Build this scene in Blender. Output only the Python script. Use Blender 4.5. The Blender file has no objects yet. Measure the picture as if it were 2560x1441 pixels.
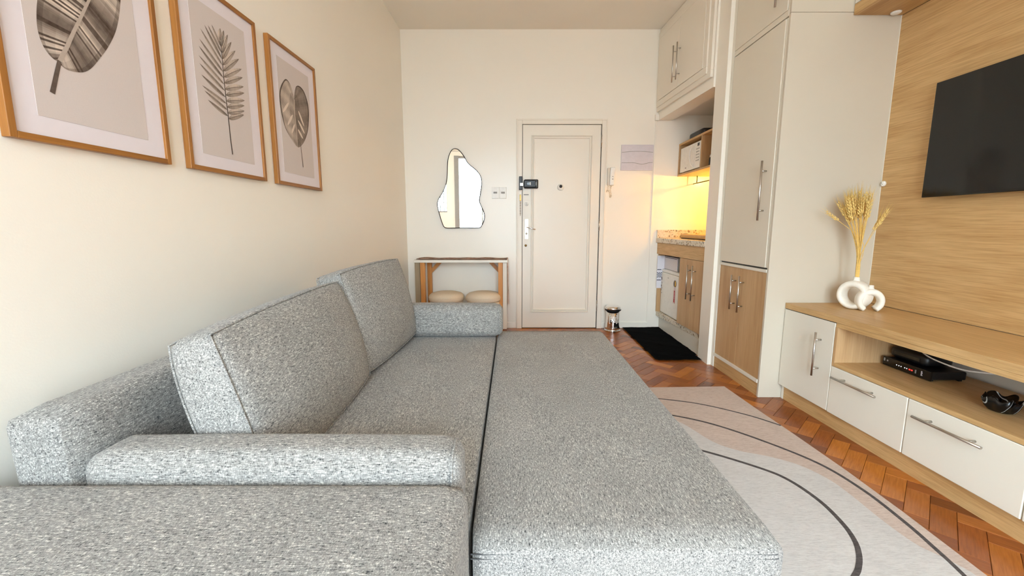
import bpy, bmesh, math, random
from mathutils import Vector, Matrix
random.seed(7)
R = math.radians
S = bpy.context.scene
COL = S.collection

# ------------------------------------------------------------------ camera
cam = bpy.data.cameras.new('camera'); cam.sensor_width = 36.0; cam.sensor_fit = 'HORIZONTAL'
cam.lens = 1065.0 / 2560.0 * 36.0; cam.clip_start = 0.05
camo = bpy.data.objects.new('camera', cam); COL.objects.link(camo)
camo.location = (0, 0, 1.092)
camo.rotation_euler = (R(90) - math.atan(155.5 / 1065.0), 0, 0)
S.camera = camo
# ------------------------------------------------------------------ world, daylight, exposure
w = bpy.data.worlds.new('world'); S.world = w; w.use_nodes = True
# overcast sky: brightest overhead, dimmer towards the horizon, dull ground
wt = w.node_tree; bg = wt.nodes['Background']
_tc = wt.nodes.new('ShaderNodeTexCoord'); _sx = wt.nodes.new('ShaderNodeSeparateXYZ'); _rp = wt.nodes.new('ShaderNodeValToRGB')
_mr = wt.nodes.new('ShaderNodeMapRange'); _mr.inputs[1].default_value = -1; _mr.inputs[2].default_value = 1
wt.links.new(_tc.outputs['Generated'], _sx.inputs[0]); wt.links.new(_sx.outputs[2], _mr.inputs[0]); wt.links.new(_mr.outputs[0], _rp.inputs[0])
_e = _rp.color_ramp.elements; _e[0].position, _e[0].color = .44, (.155, .17, .18, 1); _e[1].position, _e[1].color = 1.0, (.84, 1.07, 1.255, 1)
_q = _e.new(.5); _q.color = (.30, .365, .412, 1); _q = _e.new(.72); _q.color = (.62, .765, .885, 1)
wt.links.new(_rp.outputs[0], bg.inputs[0]); bg.inputs[1].default_value = 34.0
def area(name, loc, rot, sx, sy):
    l = bpy.data.lights.new(name, 'AREA'); l.shape = 'RECTANGLE'; l.size = sx; l.size_y = sy
    l.cycles.is_portal = True                      # guides the sky's light through the window opening, gives none itself
    o = bpy.data.objects.new(name, l); COL.objects.link(o); o.location = loc; o.rotation_euler = rot
    return o
area('window_portal', (0.29, -2.44, 1.45), (R(90), 0, 0), 2.02, 2.66)
S.view_settings.view_transform = 'Standard'
try: S.view_settings.look = 'None'
except Exception: pass
S.view_settings.gamma = 1.0; S.view_settings.use_curve_mapping = False
S.view_settings.exposure = 0.63
try:
    S.cycles.max_bounces = 14; S.cycles.diffuse_bounces = 7; S.cycles.use_denoising = True
    S.cycles.sample_clamp_indirect = 8.0
except Exception: pass

# ------------------------------------------------------------------ materials
def srgb(r, g, b):
    f = lambda c: (c / 255 / 12.92) if c / 255 <= 0.04045 else ((c / 255 + 0.055) / 1.055) ** 2.4
    return (f(r), f(g), f(b), 1)
class NT:
    def __init__(s, name):
        s.m = bpy.data.materials.new(name); s.m.use_nodes = True
        s.t = s.m.node_tree; s.n = s.t.nodes; s.l = s.t.links
        s.b = s.n['Principled BSDF']
    def node(s, typ, **kw):
        x = s.n.new(typ)
        for k, v in kw.items(): setattr(x, k, v)
        return x
    def noise(s, scale, detail=4, rough=.55, map_scale=(1, 1, 1), rot=(0, 0, 0), coord='Object'):
        tc = s.node('ShaderNodeTexCoord'); mp = s.node('ShaderNodeMapping')
        mp.inputs['Scale'].default_value = map_scale; mp.inputs['Rotation'].default_value = rot
        nz = s.node('ShaderNodeTexNoise'); nz.inputs['Scale'].default_value = scale
        nz.inputs['Detail'].default_value = detail; nz.inputs['Roughness'].default_value = rough
        s.l.new(tc.outputs[coord], mp.inputs['Vector']); s.l.new(mp.outputs[0], nz.inputs['Vector'])
        return nz.outputs['Fac']
    def ramp(s, fac, stops):
        r = s.node('ShaderNodeValToRGB'); e = r.color_ramp.elements
        e[0].position, e[0].color = stops[0]; e[1].position, e[1].color = stops[-1]
        for p, c in stops[1:-1]:
            q = e.new(p); q.color = c
        s.l.new(fac, r.inputs[0]); return r.outputs[0]
    def math(s, op, a, b=None):
        m = s.node('ShaderNodeMath', operation=op)
        for i, v in enumerate((a, b)):
            if v is None: continue
            if isinstance(v, (int, float)): m.inputs[i].default_value = v
            else: s.l.new(v, m.inputs[i])
        return m.outputs[0]
    def mix(s, fac, a, b, mode='MIX'):
        m = s.node('ShaderNodeMix', data_type='RGBA', blend_type=mode)
        for sock, v in ((m.inputs[0], fac), (m.inputs[6], a), (m.inputs[7], b)):
            if isinstance(v, (int, float, tuple)): sock.default_value = v
            else: s.l.new(v, sock)
        return m.outputs[2]
    def bump(s, h, strength, dist=.002):
        b = s.node('ShaderNodeBump'); b.inputs['Strength'].default_value = strength
        b.inputs['Distance'].default_value = dist
        s.l.new(h, b.inputs['Height']); s.l.new(b.outputs[0], s.b.inputs['Normal'])
    def col(s, c):
        if isinstance(c, tuple): s.b.inputs['Base Color'].default_value = c
        else: s.l.new(c, s.b.inputs['Base Color'])
    def set(s, rough=.5, metal=0, spec=None, **kw):
        s.b.inputs['Roughness'].default_value = rough; s.b.inputs['Metallic'].default_value = metal
        if spec is not None: s.b.inputs['Specular IOR Level'].default_value = spec
        return s.m
def plain(name, rgb, rough=.5, metal=0, spec=None, var=.04, nscale=30, bump=0):
    k = NT(name); c = srgb(*rgb)
    n = k.noise(nscale, 3)
    d = tuple(x * (1 - var) for x in c[:3]) + (1,); e = tuple(min(1, x * (1 + var)) for x in c[:3]) + (1,)
    k.col(k.ramp(n, [(.3, d), (.7, e)]))
    if bump: k.bump(n, bump)
    return k.set(rough, metal, spec)
def paint(name, rgb, rough, grain=.12, scale=160):
    k = NT(name); c = srgb(*rgb)
    n = k.noise(scale, 2); n2 = k.noise(1.3, 2)
    k.col(k.ramp(n2, [(.3, tuple(x * .985 for x in c[:3]) + (1,)), (.7, c)]))
    k.bump(n, grain, .002)
    return k.set(rough, 0, .4)
def wood(name, light, dark, axis, rough=.45, stretch=16, scale=1.0, fine=.5):
    k = NT(name); l, d = srgb(*light), srgb(*dark)
    ms = [14, 14, 14]; ms[axis] = 14 / stretch
    mf = [150, 150, 150]; mf[axis] = 5
    a = k.noise(scale, 5, .6, tuple(ms)); b = k.noise(1.0, 3, .6, tuple(mf))
    mid = tuple((l[i] * .6 + d[i] * .4) for i in range(3)) + (1,)
    c1 = k.ramp(a, [(.32, d), (.5, mid), (.66, l)])
    c2 = k.ramp(b, [(.3, tuple(x * .8 for x in d[:3]) + (1,)), (.62, l)])
    k.col(k.mix(fine * .6, c1, c2)); k.bump(b, .08, .001)
    return k.set(rough, 0, .35)
def fabric(name, axis, scale=1.0, lo=(42, 44, 47), hi=(226, 222, 214), mid=(146, 144, 140)):
    # heathered weave: short light and dark yarns running along one axis, crossed by finer ones
    k = NT(name)
    ms = [380 * scale] * 3; ms[axis] = 75 * scale
    mc = [210 * scale] * 3; mc[axis] = 420 * scale
    a = k.noise(1.0, 3, .75, tuple(ms)); b = k.noise(1.0, 2, .7, tuple(mc))
    f = k.math('ADD', k.math('MULTIPLY', a, .62), k.math('MULTIPLY', b, .38))
    big = k.noise(5, 3)
    c = k.ramp(f, [(.37, srgb(*lo)), (.47, srgb(*mid)), (.53, srgb(*mid)), (.63, srgb(*hi))])
    v = k.ramp(big, [(.3, (.86, .86, .86, 1)), (.7, (1, 1, 1, 1))])
    k.col(k.mix(1.0, c, v, 'MULTIPLY')); k.bump(f, .55, .003)
    k.b.inputs['Sheen Weight'].default_value = .15
    return k.set(.95, 0, .1)
def parquet(name, island):
    k = NT(name)
    if island: rnd = k.node('ShaderNodeNewGeometry').outputs['Random Per Island']
    else: rnd = k.node('ShaderNodeObjectInfo').outputs['Random']
    base = k.ramp(rnd, [(0, srgb(120, 62, 22)), (.2, srgb(160, 88, 36)), (.42, srgb(136, 72, 28)), (.62, srgb(180, 106, 40)), (.8, srgb(164, 98, 52)), (1, srgb(198, 120, 40))])
    tc = k.node('ShaderNodeTexCoord'); mp = k.node('ShaderNodeMapping')
    mp.inputs['Scale'].default_value = (12, 160, 160) if not island else (60, 60, 60)
    off = k.node('ShaderNodeCombineXYZ'); k.l.new(k.math('MULTIPLY', rnd, 300), off.inputs[0]); k.l.new(off.outputs[0], mp.inputs['Location'])
    nz = k.node('ShaderNodeTexNoise'); nz.inputs['Scale'].default_value = 1.0; nz.inputs['Detail'].default_value = 4
    k.l.new(tc.outputs['Object'], mp.inputs[0]); k.l.new(mp.outputs[0], nz.inputs['Vector'])
    v = k.ramp(nz.outputs['Fac'], [(.25, (.72, .68, .64, 1)), (.7, (1.05, 1.05, 1.05, 1))])
    k.col(k.mix(1.0, base, v, 'MULTIPLY'))
    return k.set(.26, 0, .45)
def terrazzo(name):
    k = NT(name)
    tc = k.node('ShaderNodeTexCoord'); vo = k.node('ShaderNodeTexVoronoi'); vo.inputs['Scale'].default_value = 70
    vo.inputs['Randomness'].default_value = 1.0
    k.l.new(tc.outputs['Object'], vo.inputs['Vector'])
    sep = k.node('ShaderNodeSeparateColor'); k.l.new(vo.outputs['Color'], sep.inputs[0])
    c = k.ramp(sep.outputs[0], [(0, srgb(222, 212, 192)), (.45, srgb(206, 194, 170)), (.62, srgb(228, 218, 200)), (.7, srgb(150, 122, 84)), (.8, srgb(96, 84, 70)), (.84, srgb(214, 204, 184)), (1, srgb(230, 222, 206))])
    for e in c.node.color_ramp.elements: pass
    c.node.color_ramp.interpolation = 'CONSTANT'
    n = k.noise(120, 3)
    k.col(k.mix(.25, c, k.ramp(n, [(.35, srgb(150, 138, 116)), (.65, srgb(232, 224, 208))])))
    return k.set(.25, 0, .5)
def metal(name, rgb, rough):
    k = NT(name); c = srgb(*rgb); n = k.noise(1, 3, .6, (600, 600, 40))
    k.col(c); k.b.inputs['Roughness'].default_value = rough
    return k.set(rough, 1.0)
def emit(name, rgb, strength):
    k = NT(name); k.col(srgb(*rgb)); k.b.inputs['Emission Color'].default_value = srgb(*rgb)
    k.b.inputs['Emission Strength'].default_value = strength
    return k.set(.4)
M = {}
M['wall'] = paint('cream wall paint', (244, 239, 228), .42, .10)
M['wallback'] = paint('satin cream wall paint', (244, 238, 226), .26, .05)
M['ceil'] = paint('matt ceiling paint', (242, 237, 226), .9, .05)
M['whitepaint'] = paint('cream door enamel', (238, 230, 216), .32, .03)
M['lam'] = paint('off white laminate', (228, 220, 204), .38, .03)
M['lam_shaded'] = paint('off white laminate with painted shade', (206, 197, 180), .40, .03)  # same laminate darkened, shade put in the colour of the window-facing end panel
M['lamwhite'] = paint('white laminate', (232, 227, 214), .35, .02)
M['oak_y'] = wood('light oak laminate along the wall', (214, 178, 126), (186, 144, 90), 1, .42, 8, 1.3, .8)
M['oak_z'] = wood('light oak laminate upright', (206, 170, 126), (180, 140, 94), 2, .45, 12, 1.0, .5)
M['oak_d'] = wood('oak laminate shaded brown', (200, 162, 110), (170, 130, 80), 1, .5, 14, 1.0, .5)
M['frame'] = wood('amber wood frame', (172, 116, 56), (122, 74, 28), 2, .35, 14, 1.0, .6)
M['framey'] = wood('amber wood rail', (172, 116, 56), (122, 74, 28), 1, .35, 14, 1.0, .6)
M['pine'] = wood('orange pine', (214, 150, 82), (176, 108, 48), 2, .4, 14, 1.0, .5)
M['greywood'] = wood('grey brown board', (168, 148, 118), (130, 112, 86), 2, .6, 10)
M['fab_x'] = fabric('heather grey weave across', 0)
M['fab_y'] = fabric('heather grey weave along', 1)
M['fab_yz'] = fabric('heather grey weave on pull out bed', 1, 1.15)
M['seam'] = plain('dark grey seam thread', (92, 92, 92), .95)
M['parquet'] = parquet('orange brown parquet', False)
M['parquet_far'] = parquet('orange brown parquet rest', True)
M['joint'] = plain('dark floor joint', (58, 30, 14), .8)
M['terr'] = terrazzo('speckled terrazzo')
M['steel'] = metal('brushed steel', (196, 190, 182), .28)
M['chrome'] = metal('polished chrome', (232, 232, 232), .06)
M['brass'] = metal('aged brass', (150, 120, 70), .35)
M['black'] = plain('black plastic', (18, 18, 19), .4)
M['blackgloss'] = plain('glossy black plastic', (10, 10, 11), .15)
M['screen'] = plain('dark glossy screen', (9, 9, 10), .10, 0, .5, var=.0)
M['rubber'] = plain('black rubber', (14, 14, 14), .7)
M['white'] = plain('white plastic', (238, 236, 230), .35)
M['lilac'] = plain('pale lilac white plastic', (214, 208, 214), .4)
M['beigeplastic'] = plain('beige white plastic', (226, 212, 192), .35)
M['grey'] = plain('grey plastic', (150, 148, 144), .5)
M['mat'] = plain('black pile mat', (14, 14, 15), .95, 0, .1, .5, 220, .8)
M['paper'] = plain('white passepartout', (226, 219, 224), .7, 0, .2, .01)
M['print'] = plain('warm grey print paper', (208, 198, 194), .7, 0, .2, .02, 400)
def leafmat(name, tone):
    k = NT(name); at = k.node('ShaderNodeVertexColor'); at.layer_name = 'ink'
    n = k.noise(60, 4)
    k.col(k.mix(.10, at.outputs['Color'], k.ramp(n, [(.35, srgb(60, 48, 40)), (.65, srgb(190, 176, 160))])))
    return k.set(.7, 0, .2)
M['ink'] = leafmat('sepia botanical print', 0)
M['ceramic'] = plain('matt white ceramic', (238, 233, 222), .6, 0, .3, .03, 60, .2)
M['straw'] = plain('golden dried straw', (234, 198, 116), .8, 0, .2, .15, 80)
M['ear'] = plain('golden wheat ear', (238, 206, 130), .85, 0, .2, .2, 200, .4)
M['pouf'] = plain('beige upholstery', (224, 208, 184), .85, 0, .15, .06, 200, .2)
M['plinth'] = paint('white plinth paint', (226, 219, 205), .35, .03)
M['towel'] = plain('white cotton towel', (228, 226, 232), .95, 0, .1, .04, 200, .3)
M['navy'] = plain('navy woven stripe', (34, 36, 58), .95)
M['red'] = plain('red ribbon print', (186, 34, 40), .5)
M['gold'] = plain('yellow badge print', (222, 178, 60), .5)
M['darkbrown'] = plain('dark brown badge print', (66, 30, 24), .5)
M['tan'] = plain('tan board', (200, 166, 110), .5, 0, .3, .06, 40)
M['runner'] = plain('brown patterned runner cloth', (196, 168, 150), .9, 0, .1, .45, 25)
M['led'] = emit('white indicator light', (235, 240, 245), .7)
M['ledred'] = emit('red indicator light', (255, 60, 50), .8)
M['bulb'] = emit('warm lamp bulb', (255, 194, 84), 800)
def rugmat(name, rgb, rgb2):
    k = NT(name); n = k.noise(1, 4, .7, (40, 260, 60)); n2 = k.noise(9, 4)
    c1 = k.ramp(n, [(.36, srgb(*rgb2)), (.56, srgb(*rgb))])
    c2 = k.ramp(n2, [(.3, (.93, .93, .93, 1)), (.7, (1, 1, 1, 1))])
    k.col(k.mix(1.0, c1, c2, 'MULTIPLY')); k.bump(n, .3, .002); return k.set(.95, 0, .1)
M['rug_pink'] = rugmat('pinkish beige pile', (208, 191, 180), (188, 168, 156))
M['rug_grey'] = rugmat('pale grey pile', (211, 208, 205), (194, 190, 188))
M['rug_line'] = rugmat('charcoal pile', (98, 92, 90), (70, 66, 66))
k = NT('mirror glass'); k.col((.93, .94, .94, 1)); M['mirror'] = k.set(.01, 1.0)
k = NT('black marble'); n = k.noise(9, 5, .6)
wv = k.node('ShaderNodeTexWave'); wv.inputs['Scale'].default_value = 7; wv.inputs['Distortion'].default_value = 9
tc = k.node('ShaderNodeTexCoord'); k.l.new(tc.outputs['Object'], wv.inputs['Vector'])
k.col(k.ramp(wv.outputs['Fac'], [(.0, srgb(8, 8, 9)), (.985, srgb(12, 12, 13)), (1.0, srgb(170, 170, 166))])); M['marble'] = k.set(.2)
k = NT('window glass'); gl = k.node('ShaderNodeBsdfGlossy'); tr = k.node('ShaderNodeBsdfTransparent'); mx = k.node('ShaderNodeMixShader')
gl.inputs['Roughness'].default_value = .02; mx.inputs[0].default_value = .06
k.l.new(tr.outputs[0], mx.inputs[1]); k.l.new(gl.outputs[0], mx.inputs[2]); k.l.new(mx.outputs[0], k.n['Material Output'].inputs[0]); M['glass'] = k.m
k = NT('sheer curtain'); df = k.node('ShaderNodeBsdfDiffuse'); tl = k.node('ShaderNodeBsdfTranslucent'); mx = k.node('ShaderNodeMixShader')
for q in (df, tl): q.inputs[0].default_value = srgb(244, 242, 236)
mx.inputs[0].default_value = .6
k.l.new(df.outputs[0], mx.inputs[1]); k.l.new(tl.outputs[0], mx.inputs[2]); k.l.new(mx.outputs[0], k.n['Material Output'].inputs[0]); M['sheer'] = k.m

# ------------------------------------------------------------------ mesh helpers
def box(bm, x0, x1, y0, y1, z0, z1, bev=0, seg=2):
    return hexa(bm, [(x0, y0, z0), (x1, y0, z0), (x1, y1, z0), (x0, y1, z0), (x0, y0, z1), (x1, y0, z1), (x1, y1, z1), (x0, y1, z1)], bev, seg)
def hexa(bm, P, bev=0, seg=2):
    t = bmesh.new(); v = [t.verts.new(p) for p in P]
    for f in ((0, 3, 2, 1), (4, 5, 6, 7), (0, 1, 5, 4), (1, 2, 6, 5), (2, 3, 7, 6), (3, 0, 4, 7)): t.faces.new([v[i] for i in f])
    bmesh.ops.recalc_face_normals(t, faces=t.faces)
    if bev: bmesh.ops.bevel(t, geom=list(t.edges), offset=bev, segments=seg, affect='EDGES', profile=.5)
    add(bm, t)
def add(bm, t):
    m = bpy.data.meshes.new('tmp'); t.to_mesh(m); t.free(); bm.from_mesh(m); bpy.data.meshes.remove(m)
def prism(bm, pts, axis, a, b, bev=0):
    # polygon given in the two other axes, extruded from a to b along axis
    t = bmesh.new()
    def P(p, h):
        return {0: (h, p[0], p[1]), 1: (p[0], h, p[1]), 2: (p[0], p[1], h)}[axis]
    va = [t.verts.new(P(p, a)) for p in pts]; vb = [t.verts.new(P(p, b)) for p in pts]
    fa = t.faces.new(va); fb = t.faces.new(vb)
    n = len(pts)
    for i in range(n): t.faces.new((va[i], va[(i + 1) % n], vb[(i + 1) % n], vb[i]))
    bmesh.ops.recalc_face_normals(t, faces=t.faces)
    if bev:
        es = [e for e in t.edges if e in fa.edges or e in fb.edges]
        bmesh.ops.bevel(t, geom=es, offset=bev, segments=2, affect='EDGES', profile=.5)
    bmesh.ops.triangulate(t, faces=[f for f in t.faces if len(f.verts) > 4])
    add(bm, t)
def tube(bm, pts, r, seg=10, caps=True):
    t = bmesh.new(); pts = [Vector(p) for p in pts]; rings = []; up = None
    for i, p in enumerate(pts):
        d = (pts[min(i + 1, len(pts) - 1)] - pts[max(i - 1, 0)]).normalized()
        if up is None:
            up = d.orthogonal().normalized()
        up = (up - d * up.dot(d)).normalized(); s = d.cross(up)
        rr = r[i] if isinstance(r, (list, tuple)) else r
        rings.append([t.verts.new(p + (up * math.cos(2 * math.pi * j / seg) + s * math.sin(2 * math.pi * j / seg)) * rr) for j in range(seg)])
    for a, b in zip(rings, rings[1:]):
        for j in range(seg): t.faces.new((a[j], a[(j + 1) % seg], b[(j + 1) % seg], b[j]))
    if caps: t.faces.new(rings[0][::-1]); t.faces.new(rings[-1])
    for f in t.faces: f.smooth = len(f.verts) == 4
    bmesh.ops.recalc_face_normals(t, faces=t.faces); add(bm, t)
def lathe(bm, prof, c, seg=32, axis='z', cap=True):
    t = bmesh.new(); rings = []
    for r, h in prof:
        row = []
        for j in range(seg):
            a = 2 * math.pi * j / seg; x, y = r * math.cos(a), r * math.sin(a)
            p = {'z': (x, y, h), 'y': (x, h, y), 'x': (h, x, y)}[axis]
            row.append(t.verts.new((c[0] + p[0], c[1] + p[1], c[2] + p[2])))
        rings.append(row)
    for a, b in zip(rings, rings[1:]):
        for j in range(seg):
            f = t.faces.new((a[j], a[(j + 1) % seg], b[(j + 1) % seg], b[j])); f.smooth = True
    if cap: t.faces.new(rings[0][::-1]); t.faces.new(rings[-1])
    bmesh.ops.recalc_face_normals(t, faces=t.faces); add(bm, t)
def spline(pts, n):
    P = [Vector(p) for p in pts]; out = []
    for i in range(len(P) - 1):
        p0, p1, p2, p3 = P[max(i - 1, 0)], P[i], P[i + 1], P[min(i + 2, len(P) - 1)]
        for k in range(n):
            t = k / n
            out.append(.5 * ((2 * p1) + (-p0 + p2) * t + (2 * p0 - 5 * p1 + 4 * p2 - p3) * t * t + (-p0 + 3 * p1 - 3 * p2 + p3) * t ** 3))
    out.append(P[-1]); return out
def wloc(o):
    v = Vector((0, 0, 0))
    while o is not None: v += o.location; o = o.parent
    return v
def obj(name, bm, mat, parent=None, label=None, smooth=False, kind=None, tri_smooth=False):
    # bm in world coordinates; top-level meshes get their origin at the bottom centre of their bounds
    me = bpy.data.meshes.new(name)
    if parent is not None: org = wloc(parent)
    else:
        xs = [v.co for v in bm.verts]
        org = Vector(((min(v.x for v in xs) + max(v.x for v in xs)) / 2, (min(v.y for v in xs) + max(v.y for v in xs)) / 2, min(v.z for v in xs)))
    bmesh.ops.translate(bm, verts=bm.verts, vec=-org)
    if smooth:
        for f in bm.faces: f.smooth = True
    bm.to_mesh(me); bm.free(); me.materials.append(M[mat] if isinstance(mat, str) else mat)
    o = bpy.data.objects.new(name, me); COL.objects.link(o)
    if parent is not None: o.parent = parent
    else: o.location = org
    if label: o['label'] = label
    if kind: o['kind'] = kind
    return o
def thing(name, loc, label, cat, group=None):
    o = bpy.data.objects.new(name, None); o.empty_display_size = .05; COL.objects.link(o); o.location = loc
    return tag(o, label, cat, group)
def tag(o, label, cat, group=None):
    o['label'] = label; o['category'] = cat
    if group: o['group'] = group
    return o
def struct(name, bm, mat, parent=None, smooth=False):
    return obj(name, bm, mat, parent, kind='structure' if parent is None else None, smooth=smooth)
def sroot(name, loc):
    o = bpy.data.objects.new(name, None); COL.objects.link(o); o.location = loc; o['kind'] = 'structure'; return o
def B(): return bmesh.new()
def part(name, mat, parent, *boxes, bev=0, label=None, seg=2):
    bm = B()
    for b in boxes: box(bm, *b, bev=bev, seg=seg)
    return obj(name, bm, mat, parent, label)
def bar_handle(parent, p0, p1, out, r=.006, inset=.16, mat='steel', name='handle'):
    # round bar from p0 to p1 with two posts going in direction out (towards the door)
    bm = B(); p0, p1, out = Vector(p0), Vector(p1), Vector(out)
    tube(bm, [p0, p1], r, 12)
    for t in (inset, 1 - inset):
        q = p0.lerp(p1, t); tube(bm, [q, q + out], r * .8, 8)
    return obj(name, bm, mat, parent)
def soft_box(bm, hx, hy, hz, frame, pinch=.0, rnd=.03, n=12, bulge=0.0):
    # upholstered block: half sizes hx, hy, hz; rounded edges; faces swell outward by bulge; frame is a 4x4 matrix
    t = bmesh.new(); bmesh.ops.create_cube(t, size=2.0)
    bmesh.ops.subdivide_edges(t, edges=t.edges, cuts=n, use_grid_fill=True)
    H = (hx, hy, hz)
    for v in t.verts:
        c = list(v.co); q = [max(-1, min(1, x)) for x in c]
        # warp sample density toward the borders
        q = [math.copysign(abs(x) ** .75, x) for x in q]
        p = [q[i] * H[i] for i in range(3)]
        core = [max(-(H[i] - rnd), min(H[i] - rnd, p[i])) for i in range(3)]
        d = Vector([p[i] - core[i] for i in range(3)])
        if d.length > 1e-9:
            outs = sum(1 for i in range(3) if abs(d[i]) > 1e-9)
            d = d.normalized() * rnd if outs > 1 else d
            p = [core[i] + d[i] for i in range(3)]
        v.co = Vector(p)
        if bulge:
            b = bulge if isinstance(bulge, (list, tuple)) else (bulge,) * 3
            g = [1 - abs(q[i]) ** 2.2 for i in range(3)]
            for i in range(3):
                j, l = (i + 1) % 3, (i + 2) % 3
                v.co[i] += q[i] * b[i] * g[j] ** .8 * g[l] ** .8
    for f in t.faces: f.smooth = True
    bmesh.ops.transform(t, matrix=frame, verts=t.verts); add(bm, t)

# ================================================================== SETTING
YB = 4.5; YR = -2.3; ZC = 3.0
def lx(y): return -1.183 + .01844 * y          # left wall line
# floor slab, herringbone blocks
bm = B(); box(bm, -1.4, 2.45, YR - .2, YB + .1, -.10, -.012); floor = struct('floor', bm, 'joint')
def clip(poly, xa, xb, ya, yb):
    for ax, lim, sg in ((0, xa, 1), (0, xb, -1), (1, ya, 1), (1, yb, -1)):
        out = []
        for i in range(len(poly)):
            p, q = poly[i - 1], poly[i]; dp, dq = (p[ax] - lim) * sg, (q[ax] - lim) * sg
            if (dp >= 0) != (dq >= 0):
                t = dp / (dp - dq); out.append((p[0] + (q[0] - p[0]) * t, p[1] + (q[1] - p[1]) * t))
            if dq >= 0: out.append(q)
        poly = out
        if not poly: break
    return poly
PW, PL, GAP = .0735, .2075, .0011
c45 = math.cos(R(45))
def wv2(u, v): return (1.567 + (u - v) * c45, 1.4567 + (u + v) * c45)
def block_bm(poly, org, ang):
    # poly in world; makes a slim block with chamfered top edges, in coordinates local to org / ang
    ca, sa = math.cos(-ang), math.sin(-ang)
    L = [((p[0] - org[0]) * ca - (p[1] - org[1]) * sa, (p[0] - org[0]) * sa + (p[1] - org[1]) * ca) for p in poly]
    cx = sum(p[0] for p in L) / len(L); cy = sum(p[1] for p in L) / len(L)
    bm = bmesh.new(); n = len(L)
    a = [bm.verts.new((p[0], p[1], -.012)) for p in L]; b = [bm.verts.new((p[0], p[1], -.0012)) for p in L]
    c = [bm.verts.new((cx + (p[0] - cx) * (1 - .0012 / max(.02, abs(p[0] - cx))), cy + (p[1] - cy) * (1 - .0012 / max(.02, abs(p[1] - cy))), 0)) for p in L]
    bm.faces.new(c)
    for i in range(n):
        j = (i + 1) % n; bm.faces.new((a[i], a[j], b[j], b[i])); bm.faces.new((b[i], b[j], c[j], c[i]))
    bmesh.ops.recalc_face_normals(bm, faces=bm.faces)
    return bm
def seen(x, y):
    if x < .60 or y > 4.5 or y < 1.05: return False
    if x < 1.44 and y < 2.72: return False
    if 1.24 < x < 1.47 and 3.42 < y < 4.42: return False
    if y > 3.3: return x < 1.62
    if y > 2.6: return x < 1.66
    return x < 1.86
shared = None; rest = B(); nb = 0
for col in range(-8, 8):
    for j in range(-84, 70):
        for kind in (0, 1):
            o = (j * PW + col * PL, j * PW - col * PL)
            r = (o[0], o[0] + PL, o[1], o[1] + PW) if kind == 0 else (o[0], o[0] + PW, o[1] + PW, o[1] + PW + PL)
            g = GAP / 2
            q = [wv2(r[0] + g, r[2] + g), wv2(r[1] - g, r[2] + g), wv2(r[1] - g, r[3] - g), wv2(r[0] + g, r[3] - g)]
            cen = wv2((r[0] + r[1]) / 2, (r[2] + r[3]) / 2)
            if not (-1.6 < cen[0] < 2.6 and YR - .3 < cen[1] < YB + .3): continue
            p = clip(q, -1.19, 2.24, YR, YB - .001)
            if len(p) < 3: continue
            ang = R(45) if kind == 0 else R(135)
            full = len(p) == 4 and max(abs(p[i][0] - q[k2][0]) for i, k2 in zip(range(4), range(4))) < 1e-6 if len(p) == 4 else False
            if any(seen(*wv2(r[0] + (r[1] - r[0]) * fu, r[2] + (r[3] - r[2]) * fv)) for fu in (.08, .5, .92) for fv in (.08, .5, .92)):
                if full and shared is not None: me = shared
                else:
                    b = block_bm(p, cen, ang); me = bpy.data.meshes.new('floor_block'); b.to_mesh(me); b.free(); me.materials.append(M['parquet'])
                    if full: shared = me
                o2 = bpy.data.objects.new('floor_block', me); COL.objects.link(o2); o2.parent = floor
                o2.location = Vector((cen[0], cen[1], 0)) - floor.location; o2.rotation_euler = (0, 0, ang); nb += 1
            else:
                add(rest, block_bm(p, (0, 0), 0))
print('blocks', nb)
obj('floor_blocks', rest, 'parquet_far', floor, kind='stuff')
# walls and ceiling
bm = B(); prism(bm, [(lx(YR - .1), YR - .1), (lx(YB + .1), YB + .1), (lx(YB + .1) - .12, YB + .1), (lx(YR - .1) - .12, YR - .1)], 2, -.012, ZC)
struct('wall_left', bm, 'wall')
bm = B(); box(bm, lx(YB), 2.40, YB, YB + .12, -.012, ZC); struct('wall_back', bm, 'wallback')
bm = B(); box(bm, -1.4, 2.45, YR - .15, YB + .12, ZC, ZC + .1); struct('ceiling', bm, 'ceil')
def kx(y): return 1.475 + .0632 * (YB - y)      # kitchen front line
bm = B()
box(bm, 2.25, 2.37, YR - .1, YB, -.012, ZC)                                       # long right wall
prism(bm, [(1.550, 3.265), (2.25, 3.265), (2.25, 3.45), (1.556, 3.45)], 2, -.012, ZC)  # pillar
prism(bm, [(kx(YB), YB), (kx(3.45), 3.45), (kx(3.45) + .145, 3.45), (kx(YB) + .145, YB)], 2, 2.145, ZC)  # beam over the kitchen
box(bm, 1.62, 2.25, 3.45, YB, 2.195, 2.23)
struct('wall_right', bm, 'wallback')
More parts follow.
